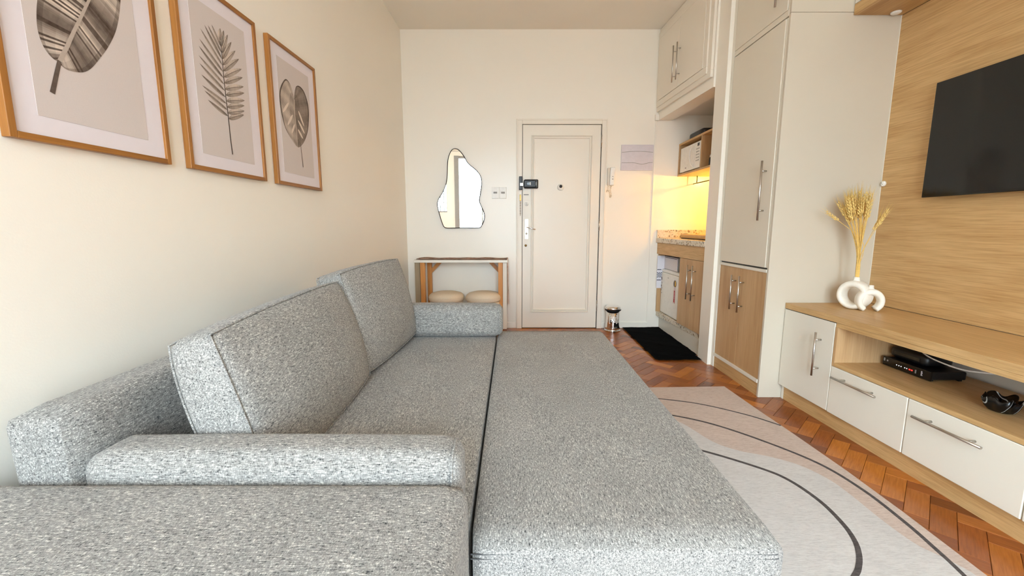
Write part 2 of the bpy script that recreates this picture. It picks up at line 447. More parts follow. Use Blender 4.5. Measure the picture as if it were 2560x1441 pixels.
# rear wall with openings (window side of the room)
bm = B()
box(bm, -1.30, -1.18, YR - .12, YR, -.012, ZC)
box(bm, -1.18, -.92, YR - .12, YR, -.012, 1.37); box(bm, -1.18, -.92, YR - .12, YR, 2.78, ZC)
box(bm, -.92, -.72, YR - .12, YR, -.012, ZC)
box(bm, -.72, 1.30, YR - .12, YR, -.012, .12); box(bm, -.72, 1.30, YR - .12, YR, 2.78, ZC)
box(bm, 1.30, 2.25, YR - .12, YR, -.012, ZC)
struct('wall_rear', bm, 'wall')
wn = sroot('window_1', (.29, YR - .06, .12))
part('window_frame', 'grey', wn, (-.72, -.60, YR - .10, YR + .03, .12, 2.78), (1.24, 1.30, YR - .10, YR - .02, .12, 2.78), (-.72, 1.30, YR - .10, YR - .02, 2.72, 2.78), (-.72, 1.30, YR - .10, YR - .02, .12, .18), (-.03, .015, YR - .09, YR - .03, .18, 2.72))
part('pane', 'glass', wn, (-.60, -.03, YR - .064, YR - .058, .18, 2.72)); part('pane', 'glass', wn, (.015, 1.24, YR - .064, YR - .058, .18, 2.72))
wn = sroot('window_2', (-1.05, YR - .06, 1.37))
part('window_frame', 'grey', wn, (-1.18, -.92, YR - .10, YR - .02, 1.37, 1.40), (-1.18, -.92, YR - .10, YR - .02, 2.75, 2.78), *[(x, x + .022, YR - .08, YR - .04, 1.40, 2.75) for x in (-1.18, -1.10, -1.01, -.932)])
part('pane', 'glass', wn, (-1.168, -.932, YR - .063, YR - .058, 1.40, 2.75))
def curtain(x0, x1, label, folds):
    bm = B(); n = folds * 8; v0 = None
    t = bmesh.new()
    for i in range(n + 1):
        a = i / n; x = x0 + (x1 - x0) * a; y = YR + .10 + .035 * math.sin(a * folds * 2 * math.pi)
        p, q = t.verts.new((x, y, .03)), t.verts.new((x + .05 * math.sin(a * 7), y * 1.0, 2.86))
        if v0: t.faces.new((v0[0], p, q, v0[1]))
        v0 = (p, q)
    for f in t.faces: f.smooth = True
    bmesh.ops.solidify(t, geom=list(t.faces), thickness=.0015)
    add(bm, t); tag(obj('sheer_curtain', bm, 'sheer'), label, 'curtain')
curtain(.02, .42, 'white sheer curtain half drawn across the room window', 6)
curtain(.92, 1.48, 'white sheer curtain gathered at one side of the room window', 9)
bm = B(); tube(bm, [(-.95, YR + .10, 2.88), (1.55, YR + .10, 2.88)], .012, 10); tag(obj('curtain_rod', bm, 'steel'), 'steel curtain rod above the room window', 'rod')

# entrance door
door = sroot('door_1', (.505, YB, 0))
bm = B()
for b in ((.046, .104, YB - .028, YB, 0, 2.157), (.908, .962, YB - .028, YB, 0, 2.157), (.104, .908, YB - .028, YB, 2.104, 2.157)): box(bm, *b, bev=.003)
for b in ((.056, .062, YB - .033, YB - .026, 0, 2.145), (.948, .954, YB - .033, YB - .026, 0, 2.145), (.056, .954, YB - .033, YB - .026, 2.142, 2.148)): box(bm, *b, bev=.002)
obj('door_frame', bm, 'whitepaint', door)
part('door_gap_shade', 'black', door, (.103, .910, YB - .004, YB - .001, 0, 2.105))  # black backing sheet paints the shade in the gap round the leaf
part('door_leaf', 'whitepaint', door, (.109, .899, YB - .024, YB - .004, .008, 2.098), bev=.002)
bm = B()
def rect_mould(x0, x1, z0, z1, wd, y0, y1):
    for b in ((x0, x0 + wd, y0, y1, z0, z1), (x1 - wd, x1, y0, y1, z0, z1), (x0 + wd, x1 - wd, y0, y1, z0, z0 + wd), (x0 + wd, x1 - wd, y0, y1, z1 - wd, z1)): box(bm, *b, bev=min(wd * .3, .004))
rect_mould(.195, .814, .180, 1.996, .009, YB - .042, YB - .023)
rect_mould(.207, .802, .192, 1.984, .012, YB - .029, YB - .023)
rect_mould(.219, .790, .204, 1.972, .008, YB - .040, YB - .023)
obj('panel_moulding', bm, 'whitepaint', door)
for z in (1.94, 1.10, .25):
    bm = B(); tube(bm, [(.904, YB - .032, z - .055), (.904, YB - .032, z + .055)], .006, 8)
    for q in (-.055, -.02, .02, .055): tube(bm, [(.904, YB - .032, z + q - .003), (.904, YB - .032, z + q + .003)], .0078, 8)
    obj('hinge', bm, 'steel', door)
# black surface lock
bm = B(); box(bm, .122, .268, YB - .062, YB - .024, 1.470, 1.560, bev=.012, seg=3); box(bm, .118, .245, YB - .070, YB - .04, 1.478, 1.552, bev=.008)
lk = obj('surface_lock', bm, 'black', door, 'black surface lock with keeper on the frame')
part('lock_keeper', 'black', lk, (.072, .104, YB - .065, YB - .028, 1.455, 1.590), bev=.004)
part('lock_bolt', 'chrome', lk, (.080, .116, YB - .072, YB - .055, 1.492, 1.524), bev=.003)
bm = B(); lathe(bm, [(.014, -.006), (.016, 0), (.016, .006)], (.165, YB - .074, 1.515), 20, 'y'); obj('lock_knob', bm, 'blackgloss', lk)
part('lock_label', 'white', lk, (.178, .190, YB - .0715, YB - .069, 1.502, 1.530), bev=.001)
part('lock_mark', 'white', lk, (.243, .247, YB - .0715, YB - .069, 1.498, 1.530))
part('mail_slot', 'grey', door, (.120, .172, YB - .0265, YB - .023, 1.404, 1.414)); part('mail_slot_lip', 'whitepaint', door, (.116, .176, YB - .028, YB - .023, 1.392, 1.400))
bm = B(); lathe(bm, [(0.001, -.008), (.015, -.008), (.019, -.004), (.019, 0)], (.150, YB - .024, 1.314), 24, 'y'); obj('lock_rose', bm, 'white', door)
bm = B(); lathe(bm, [(.001, -.010), (.003, -.010), (.003, -.008)], (.150, YB - .024, 1.314), 10, 'y'); obj('keyhole', bm, 'black', door)
pl = part('lock_plate', 'chrome', door, (.131, .170, YB - .030, YB - .023, .955, 1.163), bev=.003)
bm = B(); lathe(bm, [(.012, -.02), (.013, 0)], (.152, YB - .030, 1.078), 16, 'y')
tube(bm, [(.152, YB - .050, 1.078), (.170, YB - .060, 1.074), (.205, YB - .060, 1.064), (.243, YB - .058, 1.055)], [.007, .007, .006, .008], 10); obj('lever_handle', bm, 'chrome', pl)
bm = B(); lathe(bm, [(.001, -.010), (.009, -.010), (.010, -.002), (.012, 0)], (.151, YB - .030, 1.012), 16, 'y'); obj('lock_cylinder', bm, 'steel', pl)
bm = B(); lathe(bm, [(.001, -.006), (.011, -.006), (.013, 0)], (.144, YB - .024, .888), 18, 'y'); obj('keyhole_cover', bm, 'brass', door)
bm = B(); lathe(bm, [(.001, -.016), (.026, -.016), (.032, -.008), (.034, 0)], (.499, YB - .024, 1.484), 32, 'y'); pp = obj('peephole_cover', bm, 'white', door)
bm = B(); lathe(bm, [(.001, -.006), (.010, -.006), (.014, -.003), (.016, 0)], (.499, YB - .040, 1.492), 24, 'y'); obj('peephole_lens', bm, 'black', pp)
# door chain on the frame
bm = B(); box(bm, .078, .094, YB - .036, YB - .028, 1.345, 1.410, bev=.002)
ch = obj('chain_plate', bm, 'brass', door)
bm = B()
for i in range(11):
    z = 1.338 - i * .0135; t = []
    for a in range(9):
        q = 2 * math.pi * a / 8; t.append((.086 + (.0035 * math.cos(q) if i % 2 else 0), YB - .034 + (0 if i % 2 else .0035 * math.cos(q)), z + .0085 * math.sin(q)))
    tube(bm, t, .0016, 6)
obj('chain', bm, 'brass', ch)
# skirting and trims
part_b = B(); box(part_b, .962, 1.46, YB - .012, YB, 0, .065, bev=.003); struct('baseboard_back', part_b, 'wallback')
part_b = B(); box(part_b, lx(YB) + .002, .046, YB - .012, YB, 0, .065, bev=.003); struct('baseboard_left', part_b, 'wallback')
bm = B(); box(bm, 1.448, 1.462, YB - .010, YB, .0, 2.17, bev=.002); box(bm, 1.44, 1.475, YB - .03, YB, 2.14, 2.20, bev=.003); struct('trim_1', bm, 'wallback')

# ================================================================== KITCHEN
def bfx(y, o): return 1.5 + o + .042 * (YB - y)
def kp(name, mat, par, o0, x1, y0, y1, z0, z1, o1=None, bev=0):
    bm = B(); a0, a1 = bfx(y0, o0), bfx(y1, o0); b0, b1 = (x1, x1) if o1 is None else (bfx(y0, o1), bfx(y1, o1))
    hexa(bm, [(a0, y0, z0), (b0, y0, z0), (b1, y1, z0), (a1, y1, z0), (a0, y0, z1), (b0, y0, z1), (b1, y1, z1), (a1, y1, z1)], bev)
    return obj(name, bm, mat, par)
cab = thing('base_cabinet', (1.86, 3.98, 0), 'light oak kitchen base cabinet on a white plinth, open bay at its far end', 'cabinet')
part('plinth', 'plinth', cab, (1.582, 2.24, 3.452, 4.498, .0, .138))
kp('terrazzo_ledge', 'terr', cab, .046, 2.24, 3.452, 4.498, .138, .186, bev=.004)
kp('side_panel', 'oak_z', cab, .042, 2.24, 4.482, 4.498, .1865, .800); kp('divider', 'oak_z', cab, .046, 2.24, 3.905, 3.921, .1865, .800)
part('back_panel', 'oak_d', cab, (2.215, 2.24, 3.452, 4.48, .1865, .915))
kp('apron', 'oak_y', cab, .028, None, 3.452, 4.498, .803, .9185, .046, .001)
dr = kp('door', 'oak_z', cab, .026, None, 3.672, 3.925, .190, .800, .044, .0015); q_ = bfx(3.70, -.006); bar_handle(dr, (q_, 3.700, .452), (q_, 3.700, .755), (.032, 0, 0), .0055)
dr2 = kp('door', 'oak_z', cab, .026, None, 3.455, 3.669, .190, .800, .044, .0015); q_ = bfx(3.605, -.006); bar_handle(dr2, (q_, 3.605, .452), (q_, 3.605, .755), (.032, 0, 0), .0055)
ct = thing('countertop', (1.86, 3.98, .92), 'speckled terrazzo kitchen worktop with low upstand under the yellow lamplight', 'countertop')
kp('slab', 'terr', ct, .010, 2.245, 3.452, 4.498, .920, .968, bev=.004)
part('upstand', 'terr', ct, (1.515, 2.245, 4.478, 4.498, .9685, 1.050), bev=.002)
# fridge
fr = thing('mini_fridge', (1.86, 4.235, .18), 'white mini fridge in the bay under the kitchen worktop', 'fridge')
part('body', 'white', fr, (1.625, 2.16, 4.000, 4.470, .196, .636), bev=.006)
fd = part('door', 'white', fr, (1.578, 1.621, 3.996, 4.472, .190, .612), bev=.010, seg=3)
part('top_cap', 'white', fr, (1.582, 2.16, 3.994, 4.474, .6135, .645), bev=.010, seg=3)
for q in ((1.60, 4.03), (1.60, 4.44), (2.1, 4.03), (2.1, 4.44)): part('foot', 'black', fr, (q[0] + .03, q[0] + .055, q[1] - .012, q[1] + .012, .1805, .196))
# ribbon badge on the fridge door
bm = B(); lathe(bm, [(.001, -.0015), (.034, -.0015), (.034, 0)], (1.5775, 4.085, .535), 28, 'x'); rb = obj('seal_badge', bm, 'darkbrown', fd, 'round red and yellow seal sticker with ribbon tail')
bm = B(); prism(bm, [(4.085 - .029 * math.sin(a), .535 + .029 * math.cos(a)) for a in [math.pi * i / 12 for i in range(13)]], 0, 1.5750, 1.5758); obj('seal_half', bm, 'gold', rb)
bm = B(); prism(bm, [(4.103, .500), (4.072, .500), (4.070, .340), (4.087, .362), (4.105, .340)], 0, 1.5762, 1.5772); obj('ribbon_tail', bm, 'red', rb)
bm = B(); prism(bm, [(4.098, .505), (4.074, .505), (4.074, .468), (4.098, .468)], 0, 1.5752, 1.5760); obj('seal_band', bm, 'paper', rb)
bm = B()
for z in (.455, .440, .425, .412, .397): box(bm, 1.5752, 1.5760, 4.080, 4.094, z - .004, z + .002)
obj('ribbon_letters', bm, 'paper', rb)
for i, (y, z, hh) in enumerate(((4.452, .545, .030), (4.440, .500, .012), (4.452, .468, .022), (4.440, .445, .016), (4.455, .425, .012), (4.438, .395, .010))):
    part('small_sticker', 'navy' if i in (0,) else ('darkbrown' if i == 2 else 'grey'), fd, (1.5768, 1.5775, y - .007, y + .007, z - hh / 2, z + hh / 2))
part('nameplate', 'grey', fd, (1.5766, 1.5776, 4.255, 4.285, .568, .574))
# tea towel over a box on the fridge
bx = thing('storage_box', (1.78, 4.30, .646), 'pale box standing on the mini fridge under a tea towel', 'box')
part('carton', 'white', bx, (1.622, 1.95, 4.15, 4.466, .6462, .768), bev=.003); part('lid_flap', 'white', bx, (1.625, 1.95, 4.153, 4.463, .7682, .7715), bev=.001)
tw = thing('tea_towel', (1.60, 4.32, .44), 'white tea towel with dark stripes hanging beside the mini fridge', 'towel')
bm = B(); box(bm, 1.604, 1.612, 4.125, 4.476, .648, .782, bev=.003); box(bm, 1.604, 1.80, 4.125, 4.470, .774, .782, bev=.003); box(bm, 1.530, 1.612, 4.4745, 4.4805, .438, .782, bev=.002)
obj('cloth', bm, 'towel', tw)
part('stripe', 'navy', tw, (1.602, 1.6035, 4.13, 4.45, .766, .770)); 
for z in (.632, .522): part('stripe', 'navy', tw, (1.532, 1.575, 4.4725, 4.4738, z, z + .007))
bm = B()
for i in range(5):
    for j in range(5):
        if (i + j) % 2 == 0: box(bm, 1.533 + i * .009, 1.541 + i * .009, 4.4725, 4.4738, .552 + j * .011, .562 + j * .011)
obj('check_band', bm, 'navy', tw)
# things on the worktop
cb = thing('cutting_board', (1.75, 3.9, .969), 'tan board with a black loop handle lying on the terrazzo worktop', 'board')
part('board', 'tan', cb, (1.66, 1.92, 3.52, 4.24, .975, 1.012), bev=.010, seg=3)
part('base', 'blackgloss', cb, (1.67, 1.91, 3.54, 4.23, .9685, .9745), bev=.002)
bm = B(); tube(bm, spline([(1.72, 4.25, .985), (1.72, 4.31, .980), (1.72, 4.37, .982), (1.735, 4.385, .992), (1.75, 4.37, 1.003), (1.755, 4.31, 1.006), (1.75, 4.25, 1.0)], 4), .011, 8); obj('handle', bm, 'black', cb)
# wall shelf with microwave
sh = thing('wall_shelf', (1.88, 4.1, 1.593), 'oak open wall shelf unit in the kitchen niche holding the microwave', 'shelf')
part('top', 'oak_y', sh, (1.700, 2.249, 3.62, 4.498, 1.895, 1.913)); part('bottom', 'oak_y', sh, (1.700, 2.249, 3.62, 4.498, 1.593, 1.611))
for y in (4.480, 3.962, 3.62): part('upright', 'oak_z', sh, (1.701, 2.249, y, y + .018, 1.611, 1.895))
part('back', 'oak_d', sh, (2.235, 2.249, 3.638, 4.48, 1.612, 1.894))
mw = thing('microwave', (1.9, 4.23, 1.612), 'white microwave with curved handle inside the oak wall shelf', 'microwave')
part('case', 'white', mw, (1.722, 2.10, 4.004, 4.455, 1.622, 1.858), bev=.004)
md = part('door', 'white', mw, (1.706, 1.7215, 4.120, 4.457, 1.622, 1.859), bev=.004)
cp_ = part('control_panel', 'white', mw, (1.706, 1.7215, 4.002, 4.117, 1.622, 1.859), bev=.004)
bm = B(); tube(bm, spline([(1.704, 4.125, 1.838), (1.682, 4.150, 1.815), (1.674, 4.158, 1.742), (1.682, 4.150, 1.668), (1.704, 4.125, 1.640)], 5), .006, 8); obj('handle', bm, 'white', md)
part('display', 'blackgloss', cp_, (1.7045, 1.7058, 4.022, 4.062, 1.818, 1.845))
for i in range(5):
    for j in range(3): part('button', 'grey', cp_, (1.7042, 1.7058, 4.020 + j * .024, 4.034 + j * .024, 1.790 - i * .026, 1.799 - i * .026))
part('logo', 'darkbrown', md, (1.7048, 1.7058, 4.300, 4.325, 1.650, 1.657))
for q in ((1.75, 4.03), (1.75, 4.43), (2.07, 4.03), (2.07, 4.43)): part('foot', 'black', mw, (q[0] - .01, q[0] + .01, q[1] - .01, q[1] + .01, 1.6115, 1.622))
bg_ = thing('sandwich_press', (1.86, 4.22, 1.914), 'black flat appliance lying on top of the oak wall shelf', 'appliance')
bm = B(); fm = Matrix.Translation((1.84, 4.20, 1.948)); soft_box(bm, .105, .155, .034, fm, rnd=.026, n=6, bulge=.004); obj('lid', bm, 'black', bg_)
part('hinge_bar', 'blackgloss', bg_, (1.80, 1.88, 4.04, 4.07, 1.9135, 1.925), bev=.003)
jar = thing('spice_jar', (1.80, 3.88, 1.612), 'small dark jar in the near compartment of the oak wall shelf', 'jar')
bm = B(); lathe(bm, [(.024, 1.6115), (.026, 1.62), (.026, 1.68), (.020, 1.69)], (1.76, 3.87, 0), 18); obj('body', bm, 'blackgloss', jar)
bm = B(); lathe(bm, [(.022, 1.6905), (.022, 1.712)], (1.76, 3.87, 0), 18); obj('lid', bm, 'steel', jar)
rl = thing('hanging_rail', (1.87, 4.1, 1.52), 'thin dark rail hanging below the oak wall shelf', 'rail')
bm = B(); tube(bm, [(1.87, 3.64, 1.518), (1.87, 4.496, 1.520)], .0055, 8); obj('bar', bm, 'rubber', rl)
for y in (4.42, 3.70):
    bm = B(); tube(bm, [(1.87, y, 1.5255), (1.87, y, 1.5925)], .0045, 8); obj('post', bm, 'rubber', rl)
lp = thing('shelf_lamp', (2.07, 4.16, 1.55), 'warm yellow lamp under the oak wall shelf', 'lamp')
bm = B(); lathe(bm, [(.030, 1.586), (.030, 1.5928)], (2.07, 4.16, 0), 20); obj('socket', bm, 'white', lp)
bm = B(); lathe(bm, [(.002, 1.5480), (.012, 1.551), (.018, 1.560), (.019, 1.570), (.014, 1.580), (.010, 1.5858)], (2.07, 4.16, 0), 20); obj('bulb', bm, 'bulb', lp)
# upper cabinet on the beam
uc = thing('wall_cabinet', (1.48, 3.98, 2.23), 'cream double door cupboard built in above the kitchen niche', 'cabinet')
def kbox(bm, y0, y1, z0, z1, o0, o1, bev=0):
    hexa(bm, [(kx(y0) - o1, y0, z0), (kx(y0) - o0, y0, z0), (kx(y1) - o0, y1, z0), (kx(y1) - o1, y1, z0), (kx(y0) - o1, y0, z1), (kx(y0) - o0, y0, z1), (kx(y1) - o0, y1, z1), (kx(y1) - o1, y1, z1)], bev)
def kring(bm, y0, y1, z0, z1, wd, o0, o1, bev=0):
    kbox(bm, y0, y1, z0, z0 + wd, o0, o1, bev); kbox(bm, y0, y1, z1 - wd, z1, o0, o1, bev); kbox(bm, y0, y0 + wd, z0 + wd, z1 - wd, o0, o1, bev); kbox(bm, y1 - wd, y1, z0 + wd, z1 - wd, o0, o1, bev)
bm = B(); kring(bm, 3.462, 4.495, 2.222, 2.995, .055, .001, .022, .003); kring(bm, 3.515, 4.485, 2.262, 2.955, .055, .001, .032, .004); obj('face_frame', bm, 'whitepaint', uc)
bm = B(); kbox(bm, 3.55, 4.46, 2.30, 2.92, .0005, .002); obj('shadow_gap', bm, 'greywood', uc)
for y0, y1, hy in ((3.573, 4.012, 3.985), (4.015, 4.428, 4.062)):
    bm = B(); kbox(bm, y0, y1, 2.320, 2.898, .012, .034, .002); d_ = obj('door', bm, 'whitepaint', uc)
    bar_handle(d_, (kx(hy) - .066, hy, 2.37), (kx(hy) - .066, hy, 2.68), (.032, 0, 0), .0055)

# ================================================================== WARDROBE
wd = thing('wardrobe', (1.9, 2.93, 0), 'tall built-in cupboard with white upper doors and oak lower doors', 'wardrobe')
WX = 1.580
part('end_panel', 'lam_shaded', wd, (WX, 2.24, 2.610, 2.628, 0, 2.288), bev=.001); part('end_panel', 'lam_shaded', wd, (WX, 2.24, 2.610, 2.628, 2.290, 2.998), bev=.001)
part('side_panel', 'lamwhite', wd, (WX - .002, 2.24, 3.225, 3.264, 0, 2.998))
part('carcass', 'lam', wd, (WX + .022, 2.24, 2.629, 3.224, .10, 2.995))
part('kick_board', 'oak_y', wd, (WX + .004, WX + .021, 2.629, 3.224, 0, .088))
part('rail', 'lamwhite', wd, (WX - .004, WX + .021, 2.629, 3.224, .0885, .112), bev=.001)
part('rail', 'lamwhite', wd, (WX - .004, WX + .021, 2.629, 3.224, .803, .822), bev=.001)
part('rail', 'lam', wd, (WX - .002, WX + .021, 2.629, 3.224, 2.278, 2.312), bev=.001)
part('shadow_gap', 'black', wd, (WX + .010, WX + .0215, 2.63, 3.223, .8225, .833)); part('shadow_gap', 'black', wd, (WX + .010, WX + .0215, 2.64, 3.223, 2.271, 2.2775))
part('stile', 'lam', wd, (WX, WX + .021, 2.629, 2.644, .8335, 2.270)); part('stile', 'lam', wd, (WX, WX + .021, 2.629, 2.640, 2.3125, 2.995))
d1 = part('door', 'oak_z', wd, (WX + .002, WX + .021, 2.922, 3.220, .1125, .8025), bev=.0012); bar_handle(d1, (WX - .032, 2.985, .505), (WX - .032, 2.985, .750), (.034, 0, 0), .0055, .17)
d2 = part('door', 'oak_z', wd, (WX + .002, WX + .021, 2.632, 2.920, .1125, .8025), bev=.0012); bar_handle(d2, (WX - .032, 2.882, .500), (WX - .032, 2.882, .752), (.034, 0, 0), .0055, .17)
d3 = part('door', 'lam', wd, (WX - .004, WX + .021, 2.647, 3.220, .8335, 2.270), bev=.0015); bar_handle(d3, (WX - .036, 2.715, 1.125), (WX - .036, 2.715, 1.490), (.032, 0, 0), .0065, .17)
d4 = part('door', 'lam', wd, (WX - .004, WX + .021, 2.643, 3.220, 2.314, 2.985), bev=.0015); bar_handle(d4, (WX - .036, 2.715, 2.365), (WX - .036, 2.715, 2.68), (.032, 0, 0), .0065, .17)

# ================================================================== TV WALL
CY0 = .88; CY1 = 2.606
def fx(y): return 1.700 + .0355 * (2.61 - y)
def sk(bm, y0, y1, z0, z1, o0, x1=None, o1=None, bev=0):
    a0, a1 = fx(y0) + o0, fx(y1) + o0
    b0, b1 = (x1, x1) if x1 is not None else (fx(y0) + o1, fx(y1) + o1)
    hexa(bm, [(a0, y0, z0), (b0, y0, z0), (b1, y1, z0), (a1, y1, z0), (a0, y0, z1), (b0, y0, z1), (b1, y1, z1), (a1, y1, z1)], bev)
def skp(name, mat, par, *a, **kw):
    bm = B(); sk(bm, *a, **kw); return obj(name, bm, mat, par)
tp = thing('wall_panel', (2.2, .7, .62), 'light oak laminate panel covering the wall behind the television', 'panel')
part('panel', 'oak_y', tp, (2.206, 2.248, CY0 - .6, 2.606, .6205, 2.270), bev=.001)
part('edge_band', 'lamwhite', tp, (2.203, 2.248, 2.6062, 2.6092, .6205, 2.270))
cs = thing('tv_console', (1.95, 1.75, 0), 'low oak console with white drawers and an open shelf under the television', 'console')
skp('top', 'oak_y', cs, CY0, CY1, .585, .619, 0.0, 2.2045, bev=.0015)
skp('top_rail', 'oak_y', cs, CY0, 2.200, .562, .5845, 0.001, None, .45)
skp('open_shelf', 'oak_y', cs, CY0, 2.188, .350, .370, 0.001, 2.2045, bev=.001)
bm = B(); sk(bm, 2.1885, 2.2035, .350, .5615, .001, 2.2045); sk(bm, 2.1885, 2.2035, .092, .3495, .022, 2.2045); obj('divider', bm, 'oak_z', cs)
skp('end_divider', 'oak_z', cs, CY0, CY0 + .018, .3705, .5615, .001, 2.2045)
bm = B(); sk(bm, CY0, CY1, .088, .0915, .03, 2.2045); sk(bm, CY0, CY0 + .018, .0, .349, .03, 2.2045); sk(bm, 2.205, CY1, .0920, .5845, .30, 2.2045); obj('carcass', bm, 'lamwhite', cs)
skp('shelf_back', 'lam', cs, CY0 + .02, 2.186, .3705, .5615, 0, None, bev=0, o1=None) if False else None
skp('kick_board', 'oak_y', cs, CY0 + .02, 2.585, 0, .0875, .026, None, .044)
skp('corner_post', 'lamwhite', cs, 2.587, 2.604, 0, .0875, .024, None, .05)
dd = skp('cupboard_door', 'lamwhite', cs, 2.207, 2.604, .094, .581, 0.0, None, .020, bev=.0015)
hx = fx(2.292) - .034; bar_handle(dd, (hx, 2.292, .262), (hx, 2.292, .510), (.034, 0, 0), .0055, .17)
skp('shadow_gap', 'black', cs, 2.206, 2.604, .5815, .5845, .004, None, .2)
for y0, y1, a, b, z in ((1.773, 2.203, 1.893, 2.158, .300), (1.335, 1.768, 1.450, 1.712, .2905), (.885, 1.330, .98, 1.24, .290)):
    d_ = skp('drawer', 'lamwhite', cs, y0, y1, .091, .3475, 0.0, None, .020, bev=.003)
    bar_handle(d_, (fx(a) - .034, a, z), (fx(b) - .034, b, z), (.034, 0, 0), .0058, .19)
ov = thing('overhead_cabinet', (2.06, 1.1, 2.27), 'white overhead cupboard with oak underside above the television', 'cabinet')
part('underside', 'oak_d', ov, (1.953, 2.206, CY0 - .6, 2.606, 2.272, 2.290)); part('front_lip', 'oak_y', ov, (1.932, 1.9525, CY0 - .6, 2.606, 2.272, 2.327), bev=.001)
part('carcass', 'lamwhite', ov, (1.952, 2.248, CY0 - .6, 2.606, 2.3275, 2.998)); 
for y0, y1 in ((1.55, 2.605), (.50, 1.547)): part('door', 'lamwhite', ov, (1.932, 1.951, y0, y1, 2.330, 2.985), bev=.0015)
bm = B(); lathe(bm, [(.001, 2.262), (.018, 2.262), (.024, 2.266), (.026, 2.2718)], (2.141, 2.572, 0), 24); obj('spot_light', bm, 'white', ov, 'small round white spotlight under the cupboard')
part('back_strip', 'rubber', ov, (2.207, 2.213, CY0 - .6, 2.605, 2.272, 2.2765))
hk = thing('wall_hook', (2.2, 2.590, 1.339), 'small round white knob on the oak panel edge above the dried wheat', 'knob')
bm = B(); lathe(bm, [(.016, 2.2058), (.016, 2.198), (.012, 2.193), (.001, 2.193)], (0, 2.588, 1.339), 24, 'x'); k_ = obj('cap', bm, 'white', hk)
for q in ((.005, .004), (-.005, -.004)): part('hole', 'black', hk, (2.1922, 2.1935, 2.588 + q[0] - .0015, 2.588 + q[0] + .0015, 1.339 + q[1] - .0015, 1.339 + q[1] + .0015))
tv = thing('television', (2.17, 1.78, 1.24), 'black flat screen television mounted on the oak panel', 'television')
part('back_shell', 'black', tv, (2.166, 2.190, 1.36, 2.20, 1.30, 1.76), bev=.006); part('mount', 'black', tv, (2.190, 2.2055, 1.6, 1.95, 1.42, 1.66))
part('bezel', 'blackgloss', tv, (2.150, 2.166, 1.275, 2.284, 1.238, 1.808), bev=.003); part('screen', 'screen', tv, (2.1485, 2.1499, 1.283, 2.276, 1.250, 1.800))
# router and the cable box behind
rt = thing('router', (2.03, 2.02, .37), 'black router with a row of indicator lights on the console shelf', 'router')
bm = B(); box(bm, 1.955, 2.12, 1.905, 2.150, .377, .417, bev=.006); obj('case', bm, 'black', rt)
bm = B(); box(bm, 1.945, 1.9545, 1.898, 2.158, .374, .419, bev=.003); fp = obj('front_panel', bm, 'blackgloss', rt)
for i, y in enumerate((2.075, 2.062, 2.050, 2.030, 2.019)): part('indicator', 'led', fp, (1.9436, 1.9449, y - .002, y + .002, .394, .398))
for y in (2.004, 1.992): part('red_indicator', 'ledred', fp, (1.9432, 1.9449, y - .0035, y + .0035, .393, .399), label='glowing red indicator light')
part('button', 'grey', fp, (1.9436, 1.9449, 1.970, 1.976, .388, .405))
bm = B()
for i, z in enumerate((.387, .393, .399, .405)): box(bm, 1.9438, 1.9449, 1.938 + (i % 2) * .002, 1.946, z, z + .004)
obj('lettering', bm, 'lilac', fp)
bm = B(); box(bm, 1.9438, 1.9449, 2.142, 2.150, .396, .412); box(bm, 1.9438, 1.9449, 2.124, 2.132, .398, .406); obj('emblem', bm, 'grey', fp)
for q in ((1.965, 1.92), (1.965, 2.13), (2.10, 1.92), (2.10, 2.13)): part('foot', 'rubber', rt, (q[0] - .008, q[0] + .008, q[1] - .008, q[1] + .008, .3705, .377))
tb = thing('set_top_box', (2.05, 2.06, .42), 'black rounded set-top box stacked on the router', 'box')
bm = B(); soft_box(bm, .070, .100, .028, Matrix.Translation((2.045, 2.060, .4475)), rnd=.02, n=5); obj('case', bm, 'black', tb)
part('front_window', 'blackgloss', tb, (1.9735, 1.9755, 1.99, 2.13, .440, .455))
bm = B(); tube(bm, spline([(2.06, 2.10, .50), (2.0, 2.00, .4785), (1.99, 1.92, .466), (2.00, 1.83, .459), (2.02, 1.76, .467), (2.08, 1.66, .49), (2.19, 1.55, .53)], 6), .0035, 8)
tag(obj('white_cable', bm, 'white'), 'thin white cable drooping over the black router', 'cable')
bm = B(); tube(bm, spline([(2.235, 1.74, .52), (2.232, 1.70, .47), (2.228, 1.66, .42), (2.222, 1.60, .376)], 5), .004, 8)
tag(obj('black_cable', bm, 'black'), 'black cable running down the wall behind the console shelf', 'cable')
# crumpled black bowl
bm = B(); t = bmesh.new(); rings = []; NS = 64
for k2, (rr, hh) in enumerate(((.024, .3705), (.037, .376), (.046, .396), (.053, .428), (.049, .429), (.039, .402), (.026, .384), (.002, .381))):
    row = []
    for j in range(NS):
        a = 2 * math.pi * j / NS; am = (0, .02, .08, .12, .12, .08, .03, 0)[k2]
        wob = 1 + am * (math.sin(5 * a + .6) + .45 * math.sin(9 * a + 2)); r_ = rr * wob
        row.append(t.verts.new((1.918 + r_ * math.cos(a), 1.584 + r_ * math.sin(a) * 1.05, hh + (am * .07 * math.sin(6 * a + 1) if k2 in (2, 3, 4, 5) else 0))))
    rings.append(row)
for a_, b_ in zip(rings, rings[1:]):
    for j in range(NS): t.faces.new((a_[j], a_[(j + 1) % NS], b_[(j + 1) % NS], b_[j]))
t.faces.new(rings[0]); t.faces.new(rings[-1][::-1])
for f in t.faces: f.smooth = True
bmesh.ops.recalc_face_normals(t, faces=t.faces); add(bm, t)
tag(obj('ruffled_bowl', bm, 'marble'), 'black ruffled bowl with white veins on the console shelf', 'bowl')

